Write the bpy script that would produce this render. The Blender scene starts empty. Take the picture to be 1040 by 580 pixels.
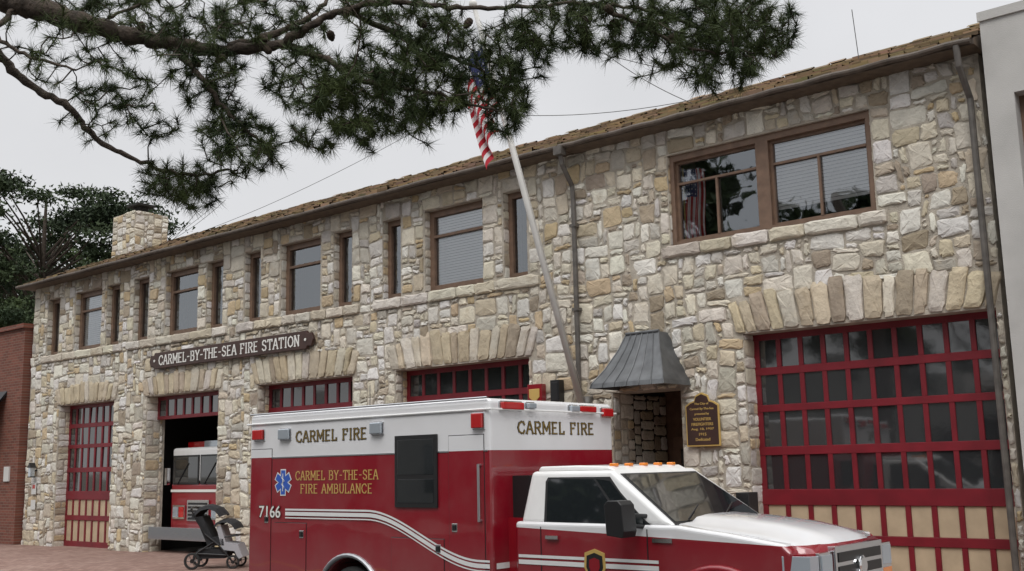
import bpy, math, random
import numpy as np
from mathutils import Vector, Matrix, noise as mnoise
random.seed(7)
RNG=np.random.default_rng(7)
scene=bpy.context.scene
COL=scene.collection

# ------------------------------------------------------------------ materials
def mat(name):
    m=bpy.data.materials.new(name); m.use_nodes=True
    nt=m.node_tree; b=nt.nodes.get('Principled BSDF')
    return m,nt,b
def nd(nt,t,**k):
    n=nt.nodes.new(t)
    for a,v in k.items(): setattr(n,a,v)
    return n
def simple(name,col,rough=0.5,metal=0.0,coat=0.0,var=0.0,scale=8.0,bump=0.0,bscale=40.0,spec=0.5):
    m,nt,b=mat(name)
    b.inputs['Base Color'].default_value=(*col,1); b.inputs['Roughness'].default_value=rough
    b.inputs['Metallic'].default_value=metal; b.inputs['Coat Weight'].default_value=coat
    b.inputs['Coat Roughness'].default_value=0.04
    b.inputs['Specular IOR Level'].default_value=spec
    tc=nd(nt,'ShaderNodeTexCoord')
    if var>0:
        n=nd(nt,'ShaderNodeTexNoise'); n.inputs['Scale'].default_value=scale; n.inputs['Detail'].default_value=6
        nt.links.new(tc.outputs['Object'],n.inputs['Vector'])
        mr=nd(nt,'ShaderNodeMapRange'); mr.inputs['From Min'].default_value=.3; mr.inputs['From Max'].default_value=.7
        mr.inputs['To Min'].default_value=1-var; mr.inputs['To Max'].default_value=1+var
        nt.links.new(n.outputs['Fac'],mr.inputs['Value'])
        vm=nd(nt,'ShaderNodeVectorMath',operation='SCALE'); vm.inputs[0].default_value=col
        nt.links.new(mr.outputs[0],vm.inputs['Scale']); nt.links.new(vm.outputs[0],b.inputs['Base Color'])
    if bump>0:
        n2=nd(nt,'ShaderNodeTexNoise'); n2.inputs['Scale'].default_value=bscale; n2.inputs['Detail'].default_value=5
        nt.links.new(tc.outputs['Object'],n2.inputs['Vector'])
        bp=nd(nt,'ShaderNodeBump'); bp.inputs['Strength'].default_value=bump; bp.inputs['Distance'].default_value=.02
        nt.links.new(n2.outputs['Fac'],bp.inputs['Height']); nt.links.new(bp.outputs[0],b.inputs['Normal'])
    return m
def stone_mat():
    m,nt,b=mat('fieldstone')
    tc=nd(nt,'ShaderNodeTexCoord')
    at=nd(nt,'ShaderNodeAttribute',attribute_name='Col')
    n=nd(nt,'ShaderNodeTexNoise'); n.inputs['Scale'].default_value=5; n.inputs['Detail'].default_value=9; n.inputs['Roughness'].default_value=.65
    nt.links.new(tc.outputs['Object'],n.inputs['Vector'])
    mr=nd(nt,'ShaderNodeMapRange'); mr.inputs['From Min'].default_value=.3; mr.inputs['From Max'].default_value=.7
    mr.inputs['To Min'].default_value=.82; mr.inputs['To Max'].default_value=1.13
    nt.links.new(n.outputs['Fac'],mr.inputs['Value'])
    sc=nd(nt,'ShaderNodeVectorMath',operation='SCALE'); nt.links.new(at.outputs['Color'],sc.inputs[0]); nt.links.new(mr.outputs[0],sc.inputs['Scale'])
    n2=nd(nt,'ShaderNodeTexNoise'); n2.inputs['Scale'].default_value=2.6; n2.inputs['Detail'].default_value=8; n2.inputs['Roughness'].default_value=.72
    nt.links.new(tc.outputs['Object'],n2.inputs['Vector'])
    r2=nd(nt,'ShaderNodeMapRange'); r2.inputs['From Min'].default_value=.54; r2.inputs['From Max'].default_value=.68; r2.inputs['To Max'].default_value=.36
    nt.links.new(n2.outputs['Fac'],r2.inputs['Value'])
    mx=nd(nt,'ShaderNodeMix',data_type='RGBA'); mx.inputs['B'].default_value=(.43,.335,.21,1)
    nt.links.new(r2.outputs[0],mx.inputs['Factor']); nt.links.new(sc.outputs[0],mx.inputs['A'])
    n4=nd(nt,'ShaderNodeTexNoise'); n4.inputs['Scale'].default_value=34; n4.inputs['Detail'].default_value=5
    nt.links.new(tc.outputs['Object'],n4.inputs['Vector'])
    r4=nd(nt,'ShaderNodeMapRange'); r4.inputs['From Min'].default_value=.60; r4.inputs['From Max'].default_value=.70; r4.inputs['To Max'].default_value=.4
    nt.links.new(n4.outputs['Fac'],r4.inputs['Value'])
    mx2=nd(nt,'ShaderNodeMix',data_type='RGBA'); mx2.inputs['B'].default_value=(.23,.185,.135,1)
    nt.links.new(r4.outputs[0],mx2.inputs['Factor']); nt.links.new(mx.outputs['Result'],mx2.inputs['A'])
    nt.links.new(mx2.outputs['Result'],b.inputs['Base Color'])
    b.inputs['Roughness'].default_value=.9; b.inputs['Specular IOR Level'].default_value=.2
    n3=nd(nt,'ShaderNodeTexNoise'); n3.inputs['Scale'].default_value=16; n3.inputs['Detail'].default_value=9; n3.inputs['Roughness'].default_value=.6
    nt.links.new(tc.outputs['Object'],n3.inputs['Vector'])
    bp=nd(nt,'ShaderNodeBump'); bp.inputs['Strength'].default_value=.7; bp.inputs['Distance'].default_value=.025
    nt.links.new(n3.outputs['Fac'],bp.inputs['Height']); nt.links.new(bp.outputs[0],b.inputs['Normal'])
    return m
def glass_mat(name,tint=.93,refl=.17):
    m,nt,b=mat(name); nt.nodes.remove(b)
    out=nt.nodes['Material Output']
    t=nd(nt,'ShaderNodeBsdfTransparent'); t.inputs[0].default_value=(tint,tint,tint*1.01,1)
    g=nd(nt,'ShaderNodeBsdfGlossy'); g.inputs['Roughness'].default_value=.02; g.inputs[0].default_value=(.9,.95,1,1)
    lw=nd(nt,'ShaderNodeFresnel'); lw.inputs['IOR'].default_value=1.6
    ad=nd(nt,'ShaderNodeMath',operation='ADD'); ad.inputs[1].default_value=refl; ad.use_clamp=True
    nt.links.new(lw.outputs[0],ad.inputs[0])
    tc=nd(nt,'ShaderNodeTexCoord'); n=nd(nt,'ShaderNodeTexNoise'); n.inputs['Scale'].default_value=1.3
    nt.links.new(tc.outputs['Object'],n.inputs['Vector'])
    bp=nd(nt,'ShaderNodeBump'); bp.inputs['Strength'].default_value=.2; bp.inputs['Distance'].default_value=.03
    nt.links.new(n.outputs['Fac'],bp.inputs['Height']); nt.links.new(bp.outputs[0],g.inputs['Normal'])
    mx=nd(nt,'ShaderNodeMixShader'); nt.links.new(ad.outputs[0],mx.inputs[0]); nt.links.new(t.outputs[0],mx.inputs[1]); nt.links.new(g.outputs[0],mx.inputs[2])
    nt.links.new(mx.outputs[0],out.inputs['Surface'])
    return m
def livery(name,zexpr):
    """white paint above a colour-break line z = a + b*x, red below"""
    a,bb=zexpr
    m,nt,b=mat(name)
    tc=nd(nt,'ShaderNodeTexCoord'); s=nd(nt,'ShaderNodeSeparateXYZ'); nt.links.new(tc.outputs['Object'],s.inputs[0])
    ml=nd(nt,'ShaderNodeMath',operation='MULTIPLY_ADD'); ml.inputs[1].default_value=bb; ml.inputs[2].default_value=a
    nt.links.new(s.outputs['X'],ml.inputs[0])
    gt=nd(nt,'ShaderNodeMath',operation='GREATER_THAN'); nt.links.new(s.outputs['Z'],gt.inputs[0]); nt.links.new(ml.outputs[0],gt.inputs[1])
    mx=nd(nt,'ShaderNodeMix',data_type='RGBA'); mx.inputs['A'].default_value=(.24,.004,.014,1); mx.inputs['B'].default_value=(.74,.74,.75,1)
    nt.links.new(gt.outputs[0],mx.inputs['Factor'])
    n=nd(nt,'ShaderNodeTexNoise'); n.inputs['Scale'].default_value=2.5; n.inputs['Detail'].default_value=8
    nt.links.new(tc.outputs['Object'],n.inputs['Vector'])
    r=nd(nt,'ShaderNodeMapRange'); r.inputs['From Min'].default_value=.45; r.inputs['From Max'].default_value=.8; r.inputs['To Max'].default_value=.10
    nt.links.new(n.outputs['Fac'],r.inputs['Value'])
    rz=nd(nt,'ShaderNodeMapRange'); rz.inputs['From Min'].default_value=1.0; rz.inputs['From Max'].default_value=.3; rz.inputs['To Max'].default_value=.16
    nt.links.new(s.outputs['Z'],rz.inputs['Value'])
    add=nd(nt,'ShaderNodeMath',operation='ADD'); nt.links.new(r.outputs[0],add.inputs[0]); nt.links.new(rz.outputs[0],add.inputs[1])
    m2=nd(nt,'ShaderNodeMix',data_type='RGBA'); m2.inputs['B'].default_value=(.3,.27,.24,1)
    nt.links.new(add.outputs[0],m2.inputs['Factor']); nt.links.new(mx.outputs['Result'],m2.inputs['A'])
    nt.links.new(m2.outputs['Result'],b.inputs['Base Color'])
    b.inputs['Roughness'].default_value=.25; b.inputs['Coat Weight'].default_value=1; b.inputs['Coat Roughness'].default_value=.03
    n3=nd(nt,'ShaderNodeTexNoise'); n3.inputs['Scale'].default_value=1.6; n3.inputs['Detail'].default_value=1
    nt.links.new(tc.outputs['Object'],n3.inputs['Vector'])
    bp=nd(nt,'ShaderNodeBump'); bp.inputs['Strength'].default_value=.2; bp.inputs['Distance'].default_value=.03
    nt.links.new(n3.outputs['Fac'],bp.inputs['Height']); nt.links.new(bp.outputs[0],b.inputs['Coat Normal'])
    return m
MT={}
MT['stone']=stone_mat()
MT['mortar']=simple('mortar',(.43,.385,.32),.95,var=.25,scale=6,bump=.8,bscale=60)
MT['redwood']=simple('red_door_paint',(.17,.008,.016),.45,var=.2,scale=3)
MT['beige']=simple('beige_panel',(.46,.36,.24),.6,var=.12,scale=4)
MT['brown']=simple('brown_frame',(.17,.105,.07),.55,var=.2)
MT['soffit']=simple('soffit_boards',(.11,.08,.055),.7,var=.3)
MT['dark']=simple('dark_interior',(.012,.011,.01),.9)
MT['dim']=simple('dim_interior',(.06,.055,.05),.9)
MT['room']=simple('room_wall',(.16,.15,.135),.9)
MT['black']=simple('black_plastic',(.015,.015,.016),.4)
MT['rubber']=simple('tyre_rubber',(.02,.02,.02),.85,bump=.3)
MT['chrome']=simple('chrome',(.75,.76,.78),.12,metal=1)
MT['alu']=simple('aluminium',(.55,.56,.58),.35,metal=1)
MT['glass']=glass_mat('window_glass')
MT['doorglass']=simple('garage_glass',(.028,.03,.032),.05,spec=1.0,coat=.8,bump=.10,bscale=1.5)
MT['carglass']=simple('vehicle_glass',(.014,.017,.019),.03,spec=1.0,coat=.4)
MT['blind']=simple('blind_slats',(.80,.79,.76),.7)
MT['white']=simple('white_paint',(.75,.75,.74),.3,coat=.5,var=.03)
MT['red']=simple('red_paint',(.25,.005,.013),.28,coat=.8)
MT['gold']=simple('gold_leaf',(.62,.42,.13),.4,metal=.2)
MT['blacktext']=simple('dark_lettering',(.03,.025,.015),.5)
MT['oldgold']=simple('dark_gold_lettering',(.22,.145,.035),.5)
MT['whitetext']=simple('white_lettering',(.75,.74,.70),.6)
MT['blue']=simple('blue_decal',(.03,.10,.45),.4)
MT['redlens']=simple('red_lens',(.45,.01,.012),.12,coat=1)
MT['clearlens']=simple('clear_lens',(.45,.5,.55),.1,metal=.4,coat=1)
MT['amber']=simple('amber_lens',(.75,.22,.02),.15,coat=1)
MT['livbox']=livery('box_livery',(1.895,0))
MT['livcab']=livery('cab_livery',(.83,-.035))
MT['lead']=simple('lead_hood_metal',(.14,.145,.15),.5,metal=.6,var=.25,scale=5)
MT['pipe']=simple('downpipe_metal',(.10,.09,.08),.5,var=.3)
MT['gutter']=simple('gutter',(.085,.065,.05),.6,var=.3)
MT['sign']=simple('sign_board',(.05,.022,.016),.5,var=.25,scale=3)
MT['pole']=simple('pole_paint',(.62,.61,.58),.45,var=.1,scale=3)
MT['bark']=simple('pine_bark',(.06,.045,.034),.95,var=.45,scale=14,bump=1,bscale=30)
MT['stucco']=simple('stucco',(.46,.45,.43),.9,var=.12,scale=1.5,bump=.3,bscale=80)
MT['cable']=simple('cable',(.05,.05,.05),.7)
MT['cone']=simple('pine_cone',(.05,.034,.022),.9,var=.4,scale=60)
MT['fabric']=simple('stroller_fabric',(.02,.02,.022),.9,var=.3)
MT['fabric2']=simple('grey_fabric',(.38,.38,.40),.9)
MT['paper']=simple('paper_notice',(.6,.6,.58),.8)
def shingle_mat():
    m,nt,b=mat('mossy_shingle')
    tc=nd(nt,'ShaderNodeTexCoord'); at=nd(nt,'ShaderNodeAttribute',attribute_name='Col')
    n=nd(nt,'ShaderNodeTexNoise'); n.inputs['Scale'].default_value=1.2; n.inputs['Detail'].default_value=8; n.inputs['Roughness'].default_value=.7
    nt.links.new(tc.outputs['Object'],n.inputs['Vector'])
    cr=nd(nt,'ShaderNodeValToRGB'); e=cr.color_ramp.elements
    e[0].position=.33; e[0].color=(.12,.105,.05,1); e[1].position=.62; e[1].color=(.21,.135,.09,1)
    x=e.new(.48); x.color=(.18,.125,.07,1)
    nt.links.new(n.outputs['Fac'],cr.inputs[0])
    mm=nd(nt,'ShaderNodeMix',data_type='RGBA',blend_type='MULTIPLY'); mm.inputs['Factor'].default_value=1
    nt.links.new(cr.outputs[0],mm.inputs['A']); nt.links.new(at.outputs['Color'],mm.inputs['B'])
    nt.links.new(mm.outputs['Result'],b.inputs['Base Color']); b.inputs['Roughness'].default_value=.95
    return m
MT['shingle']=shingle_mat()
def brick_mat():
    m,nt,b=mat('red_brick')
    tc=nd(nt,'ShaderNodeTexCoord'); mp=nd(nt,'ShaderNodeMapping'); mp.inputs['Rotation'].default_value=(math.radians(90),0,0)
    nt.links.new(tc.outputs['Object'],mp.inputs[0])
    br=nd(nt,'ShaderNodeTexBrick'); br.inputs['Scale'].default_value=1; br.inputs['Brick Width'].default_value=.22; br.inputs['Row Height'].default_value=.075
    br.inputs['Mortar Size'].default_value=.006; br.inputs['Color1'].default_value=(.21,.07,.045,1); br.inputs['Color2'].default_value=(.13,.045,.03,1); br.inputs['Mortar'].default_value=(.2,.15,.12,1)
    nt.links.new(mp.outputs[0],br.inputs['Vector']); nt.links.new(br.outputs['Color'],b.inputs['Base Color'])
    b.inputs['Roughness'].default_value=.9
    bp=nd(nt,'ShaderNodeBump'); bp.inputs['Strength'].default_value=.6; bp.inputs['Distance'].default_value=.01; bp.invert=True
    nt.links.new(br.outputs['Fac'],bp.inputs['Height']); nt.links.new(bp.outputs[0],b.inputs['Normal'])
    return m
MT['brick']=brick_mat()
def leafmat(name,c1,c2,scale=.8):
    m,nt,b=mat(name)
    tc=nd(nt,'ShaderNodeTexCoord'); n=nd(nt,'ShaderNodeTexNoise'); n.inputs['Scale'].default_value=scale; n.inputs['Detail'].default_value=5
    nt.links.new(tc.outputs['Object'],n.inputs['Vector'])
    cr=nd(nt,'ShaderNodeValToRGB'); e=cr.color_ramp.elements; e[0].position=.35; e[0].color=(*c1,1); e[1].position=.65; e[1].color=(*c2,1)
    nt.links.new(n.outputs['Fac'],cr.inputs[0]); nt.links.new(cr.outputs[0],b.inputs['Base Color']); b.inputs['Roughness'].default_value=.7
    b.inputs['Specular IOR Level'].default_value=.2
    return m
MT['needle']=leafmat('pine_needles',(.025,.042,.016),(.075,.098,.033),3.0)
MT['leafdark']=leafmat('dark_foliage',(.018,.032,.014),(.055,.078,.028),.6)
MT['leafpine']=leafmat('cypress_foliage',(.016,.028,.014),(.048,.068,.03),.5)

# ------------------------------------------------------------------ mesh helpers
def empty(name,loc=(0,0,0),rotz=0):
    o=bpy.data.objects.new(name,None); o.empty_display_size=.3; o.location=loc; o.rotation_euler=(0,0,rotz)
    COL.objects.link(o); return o
def attach(o,parent,local=False):
    if parent is not None:
        o.parent=parent
        if not local: o.matrix_parent_inverse=Matrix.Translation(-Vector(parent.location))
class MB:
    def __init__(s,mats): s.v=[];s.f=[];s.m=[];s.mats=mats;s.mi={n:i for i,n in enumerate(mats)}
    def add(s,vs,fs,mn):
        o=len(s.v); s.v+= [tuple(p) for p in vs]; s.f+=[tuple(i+o for i in f) for f in fs]; s.m+=[s.mi[mn]]*len(fs)
    def box(s,x0,x1,y0,y1,z0,z1,mn):
        s.add([(x0,y0,z0),(x1,y0,z0),(x1,y1,z0),(x0,y1,z0),(x0,y0,z1),(x1,y0,z1),(x1,y1,z1),(x0,y1,z1)],
              [(0,3,2,1),(4,5,6,7),(0,1,5,4),(1,2,6,5),(2,3,7,6),(3,0,4,7)],mn)
    def prism(s,poly,y0,y1,mn,ax='y'):
        n=len(poly)
        if ax=='y': P=[(x,y0,z) for x,z in poly]+[(x,y1,z) for x,z in poly]
        elif ax=='x': P=[(y0,a,b) for a,b in poly]+[(y1,a,b) for a,b in poly]
        else: P=[(a,b,y0) for a,b in poly]+[(a,b,y1) for a,b in poly]
        s.add(P,[tuple(range(n)),tuple(range(2*n-1,n-1,-1))]+[(i,i+n,(i+1)%n+n,(i+1)%n) for i in range(n)],mn)
    def tube(s,pts,r,mn,seg=8,cap=True):
        pts=[Vector(p) for p in pts]
        if not hasattr(r,'__len__'): r=[r]*len(pts)
        vs=[];fs=[];up=Vector((0.13,.2,1)).normalized()
        for i,p in enumerate(pts):
            d=(pts[min(i+1,len(pts)-1)]-pts[max(i-1,0)]).normalized()
            a=d.cross(up)
            if a.length<.05: a=d.cross(Vector((1,0,0)))
            a.normalize(); b=d.cross(a)
            for k in range(seg):
                t=2*math.pi*k/seg; vs.append(p+(a*math.cos(t)+b*math.sin(t))*r[i])
        for i in range(len(pts)-1):
            for k in range(seg):
                fs.append((i*seg+k,i*seg+(k+1)%seg,(i+1)*seg+(k+1)%seg,(i+1)*seg+k))
        if cap: fs.append(tuple(range(seg-1,-1,-1))); fs.append(tuple(range((len(pts)-1)*seg,len(pts)*seg)))
        s.add(vs,fs,mn)
    def lathe(s,c,axis,prof,mn,seg=28):
        c=Vector(c);ax=Vector(axis).normalized();a=ax.cross(Vector((0,0,1)))
        if a.length<.1:a=ax.cross(Vector((1,0,0)))
        a.normalize();b=ax.cross(a);vs=[];fs=[]
        for (o,r) in prof:
            for k in range(seg):
                t=2*math.pi*k/seg; vs.append(c+ax*o+(a*math.cos(t)+b*math.sin(t))*r)
        for i in range(len(prof)-1):
            for k in range(seg): fs.append((i*seg+k,i*seg+(k+1)%seg,(i+1)*seg+(k+1)%seg,(i+1)*seg+k))
        s.add(vs,fs,mn)
    def build(s,name,parent=None,bevel=0,seg=2,smooth=False,local=False):
        me=bpy.data.meshes.new(name); me.from_pydata(s.v,[],s.f)
        for n in s.mats: me.materials.append(MT[n])
        me.polygons.foreach_set('material_index',s.m)
        if smooth: me.polygons.foreach_set('use_smooth',[True]*len(me.polygons))
        me.update(); o=bpy.data.objects.new(name,me); COL.objects.link(o); attach(o,parent,local)
        if bevel>0:
            md=o.modifiers.new('bevel','BEVEL'); md.width=bevel; md.segments=seg; md.limit_method='ANGLE'; md.angle_limit=math.radians(40)
        return o
def fastmesh(name,V,nper,matn,parent=None,local=False):
    n=len(V)//nper; me=bpy.data.meshes.new(name)
    me.vertices.add(len(V)); me.vertices.foreach_set('co',V.astype(np.float32).ravel())
    me.loops.add(len(V)); me.loops.foreach_set('vertex_index',np.arange(len(V),dtype=np.int32))
    me.polygons.add(n); me.polygons.foreach_set('loop_start',np.arange(0,len(V),nper,dtype=np.int32))
    me.update(calc_edges=True); me.validate()
    me.materials.append(MT[matn]); o=bpy.data.objects.new(name,me); COL.objects.link(o); attach(o,parent,local); return o
def colattr(me,cols):
    ca=me.color_attributes.new('Col','FLOAT_COLOR','CORNER'); ca.data.foreach_set('color',[q for c in cols for q in c])
def text(parent,name,body,c,U,V,width,mn,ext=.004,height=None,sp=1.0,bold=.0):
    cu=bpy.data.curves.new(name,'FONT'); cu.body=body; cu.extrude=.02; cu.align_x='CENTER'; cu.align_y='CENTER'; cu.space_character=sp; cu.offset=bold
    o=bpy.data.objects.new(name,cu); COL.objects.link(o); bpy.context.view_layer.update()
    me=bpy.data.meshes.new_from_object(o.evaluated_get(bpy.context.evaluated_depsgraph_get()))
    bpy.data.objects.remove(o)
    xs=[v.co.x for v in me.vertices]; ys=[v.co.y for v in me.vertices]
    w=max(xs)-min(xs); h=max(ys)-min(ys); k=width/w; ky=k if height is None else height/h
    cx=(max(xs)+min(xs))/2; cy=(max(ys)+min(ys))/2
    U=Vector(U);V=Vector(V);N=U.cross(V);c=Vector(c)
    for v in me.vertices:
        v.co=c+U*((v.co.x-cx)*k)+V*((v.co.y-cy)*ky)+N*(v.co.z/.02*ext)
    me.materials.clear(); me.materials.append(MT[mn]); me.name=name
    ob=bpy.data.objects.new(name,me); COL.objects.link(ob); attach(ob,parent); return ob

# ---- block serif capitals built from strokes (sign and vehicle lettering)
GL={'C':[[(.95,.78),(.8,.97),(.5,1),(.15,.85),(0,.5),(.15,.15),(.5,0),(.8,.03),(.95,.22)]],
'O':[[(.5,1),(.15,.86),(0,.5),(.15,.14),(.5,0),(.85,.14),(1,.5),(.85,.86),(.5,1)]],
'A':[[(.0,0),(.45,1),(.55,1),(1,0)],[(.2,.36),(.8,.36)]],
'R':[[(.12,0),(.12,1),(.65,1),(.88,.86),(.88,.64),(.65,.5),(.12,.5)],[(.5,.5),(.95,0)]],
'M':[[(.08,0),(.08,1),(.5,.28),(.92,1),(.92,0)]],
'E':[[(.9,1),(.12,1),(.12,0),(.92,0)],[(.12,.52),(.72,.52)]],
'L':[[(.15,1),(.15,0),(.92,0),(.92,.18)]],
'F':[[(.92,.82),(.92,1),(.12,1),(.12,0)],[(.12,.52),(.7,.52)]],
'I':[[(.5,0),(.5,1)]],
'B':[[(.12,0),(.12,1),(.62,1),(.84,.88),(.84,.64),(.62,.53),(.12,.53)],[(.62,.53),(.92,.42),(.92,.12),(.66,0),(.12,0)]],
'Y':[[(.04,1),(.5,.48),(.96,1)],[(.5,.48),(.5,0)]],
'T':[[(.02,.84),(.02,1),(.98,1),(.98,.84)],[(.5,1),(.5,0)]],
'H':[[(.1,0),(.1,1)],[(.9,0),(.9,1)],[(.1,.52),(.9,.52)]],
'S':[[(.88,.82),(.7,.98),(.35,1),(.12,.86),(.14,.62),(.45,.52),(.8,.42),(.92,.2),(.72,.02),(.35,0),(.08,.16)]],
'U':[[(.1,1),(.1,.3),(.3,.02),(.7,.02),(.9,.3),(.9,1)]],
'N':[[(.1,0),(.1,1),(.9,0),(.9,1)]],
'-':[[(.15,.48),(.85,.48)]]}
SERIF={'A':[(0,0),(1,0)],'R':[(.12,0),(.12,1),(.95,0)],'M':[(.08,0),(.08,1),(.92,1),(.92,0)],'E':[(.12,0),(.12,1)],'L':[(.15,1),(.15,0)],'F':[(.12,0),(.12,1)],'I':[(.5,0),(.5,1)],'B':[(.12,0),(.12,1)],'Y':[(.04,1),(.96,1),(.5,0)],'T':[(.5,0)],'H':[(.1,0),(.1,1),(.9,0),(.9,1)],'U':[(.1,1),(.9,1)],'N':[(.1,0),(.1,1),(.9,1)]}
WD={'I':.42,'M':1.2,'-':.6,'C':1.0,'L':.85,'E':.85,'F':.82,'O':1.05}
def serif_text(parent,name,body,c,U,V,width,height,mn,sw=.16,space=.30):
    U=Vector(U);V=Vector(V);N=U.cross(V);c=Vector(c)
    tot=sum((WD.get(ch,.95)+space) if ch!=' ' else .75 for ch in body)-space
    kx=width/tot; x=-width/2; q=MB([mn]); lay=0
    def seg(p0,p1,w):
        nonlocal lay
        a=Vector(p0);b=Vector(p1);d=(b-a)
        if d.length<1e-6: return
        d.normalize(); n=Vector((-d.y,d.x)); a=a-d*w*.35; b=b+d*w*.35
        ww=w*(.62+.38*abs(d.y)); lay=(lay+1)%5; z=lay*.0003
        P=[a-n*ww/2,b-n*ww/2,b+n*ww/2,a+n*ww/2]
        q.add([c+U*p.x+V*p.y+N*z for p in P],[(0,1,2,3)],mn)
    for ch in body:
        if ch==' ': x+=.75*kx; continue
        w=WD.get(ch,.95)*kx
        f=lambda p:(x+p[0]*w,(p[1]-.5)*height)
        for st in GL.get(ch,[]):
            for i in range(len(st)-1): seg(f(st[i]),f(st[i+1]),height*sw)
        for s_ in SERIF.get(ch,[]):
            px,py=f(s_); seg((px-height*.14,py),(px+height*.14,py),height*sw*.6)
        x+=w+space*kx
    return q.build(name,parent)

# ------------------------------------------------------------------ masonry generator
PAL=[((.65,.60,.50),.29),((.71,.685,.62),.27),((.56,.49,.375),.13),((.54,.43,.28),.08),((.52,.49,.43),.15),((.37,.31,.235),.08)]
def pick(pal=PAL):
    r=random.random(); a=0
    for c,w in pal:
        a+=w
        if r<a: break
    k=random.uniform(.86,1.10); return (c[0]*k,c[1]*k*random.uniform(.985,1.015),c[2]*k*random.uniform(.94,1.07))
class Stones:
    def __init__(s): s.v=[];s.f=[];s.c=[]
    def quad(s,cs,mp,col=None,h=None,gap=.0115):
        if h is None: h=random.uniform(.008,.028)
        c=np.array(cs,float); cen=c.mean(0)
        e=[np.linalg.norm(c[(i+1)%4]-c[i]) for i in range(4)]
        if min(e)<.05: return
        col=col or pick(); rim=[]
        m=min(e)
        for i in range(4):
            a,b=c[i],c[(i+1)%4]
            for t in (.0,.14,.5,.86) if e[i]>.12 else (.0,.5):
                p=a+(b-a)*t
                if t==0: p=p+(cen-p)*min(.20,.03/m*.8)*random.uniform(.3,1.9)
                rim.append(p)
        rim=np.array(rim); d=cen-rim; L=np.linalg.norm(d,axis=1,keepdims=True)
        r0=rim+d/L*gap
        r1=r0+d/L*RNG.uniform(.002,.014,(len(rim),1))+RNG.normal(0,.006,rim.shape)
        r2=r1+(cen-r1)*RNG.uniform(.18,.35,(len(rim),1))
        n=len(rim); o=len(s.v); tu,tv=random.gauss(0,.035),random.gauss(0,.035)
        for p in r0: s.v.append(mp(p[0],p[1],-.01))
        for p in r1: s.v.append(mp(p[0],p[1],h*.75+(p[0]-cen[0])*tu+(p[1]-cen[1])*tv+random.gauss(0,.003)))
        for p in r2: s.v.append(mp(p[0],p[1],h+.006+(p[0]-cen[0])*tu+(p[1]-cen[1])*tv+random.gauss(0,.004)))
        s.v.append(mp(cen[0],cen[1],h+.01))
        for i in range(n):
            j=(i+1)%n
            s.f.append((o+i,o+j,o+n+j,o+n+i)); s.f.append((o+n+i,o+n+j,o+2*n+j,o+2*n+i)); s.f.append((o+2*n+i,o+2*n+j,o+3*n))
            s.c+= [tuple(x*.9 for x in col),col,col]
    def field(s,u0,u1,v0,v1,holes,mp,cu=.098,cv=.083,ws=(1,2,2,3,3,4,5),hs=(1,1,2,2,3,3,4),warp=.044,pal=PAL):
        nu=int(round((u1-u0)/cu));nv=int(round((v1-v0)/cv));cu=(u1-u0)/nu;cv=(v1-v0)/nv
        occ=np.zeros((nu,nv),bool)
        for i in range(nu):
            for j in range(nv):
                x=u0+(i+.5)*cu;y=v0+(j+.5)*cv
                for (a,b,c,d) in holes:
                    if a<x<b and c<y<d: occ[i,j]=True
        def hd(x,y):
            m=9
            for (a,b,c,d) in holes:
                dx=max(a-x,x-b,0);dy=max(c-y,y-d,0);m=min(m,math.hypot(dx,dy))
            return m
        def wp(x,y):
            k=warp*min(1,max(0,hd(x,y)-.02)/.3)
            n=mnoise.noise_vector(Vector((x*1.1,y*1.1,3.3)))
            n2=mnoise.noise_vector(Vector((x*4.1,y*4.1,7.3)))
            return (x+k*(n.x*1.5+n2.x*1.2),y+k*(n.y*2.2+n2.y*1.2))
        for j in range(nv):
            for i in range(nu):
                if occ[i,j]: continue
                w=random.choice(ws);h=random.choice(hs)
                if h==1 and w>4: w=4
                if h>=3 and w==1: w=2
                if h==4 and w<3: w=3
                ww=1
                while ww<w and i+ww<nu and not occ[i+ww,j]: ww+=1
                hh=1
                while hh<h and j+hh<nv and not occ[i:i+ww,j+hh].any(): hh+=1
                occ[i:i+ww,j:j+hh]=True
                a,b,c,d=u0+i*cu,u0+(i+ww)*cu,v0+j*cv,v0+(j+hh)*cv
                for (p,q,r,t) in holes:
                    if a<q and b>p and c<t and d>r:
                        ov=[b-p,q-a,d-r,t-c];k=ov.index(min(ov))
                        if k==0:b=p
                        elif k==1:a=q
                        elif k==2:d=r
                        else:c=t
                s.quad([wp(a,c),wp(b,c),wp(b,d),wp(a,d)],mp,pick(pal))
    def fan(s,x0,x1,z0,h0,h1,n,mp,spread=.55,pal=PAL):
        xs=[0]
        for i in range(n): xs.append(xs[-1]+random.uniform(.7,1.35))
        xs=[x/xs[-1] for x in xs]
        def P(t,k):
            top=h0+(h1-h0)*(1-(2*t-1)**2)
            x=x0+(x1-x0)*t; sl=(2*t-1)*spread
            return (x+sl*top*k, z0+top*k)
        for i in range(n):
            a,b=xs[i],xs[i+1]; k=random.uniform(.86,1.05)
            s.quad([P(a,0),P(b,0),P(b,k),P(a,k)],mp,pick(pal),h=random.uniform(.025,.05))
    def build(s,name,parent):
        me=bpy.data.meshes.new(name); me.from_pydata(s.v,[],s.f); me.materials.append(MT['stone'])
        arr=[]
        for f,c in zip(s.f,s.c): arr+= [(c[0],c[1],c[2],1.0)]*len(f)
        colattr(me,arr); me.update()
        o=bpy.data.objects.new(name,me); COL.objects.link(o); attach(o,parent); return o

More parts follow.
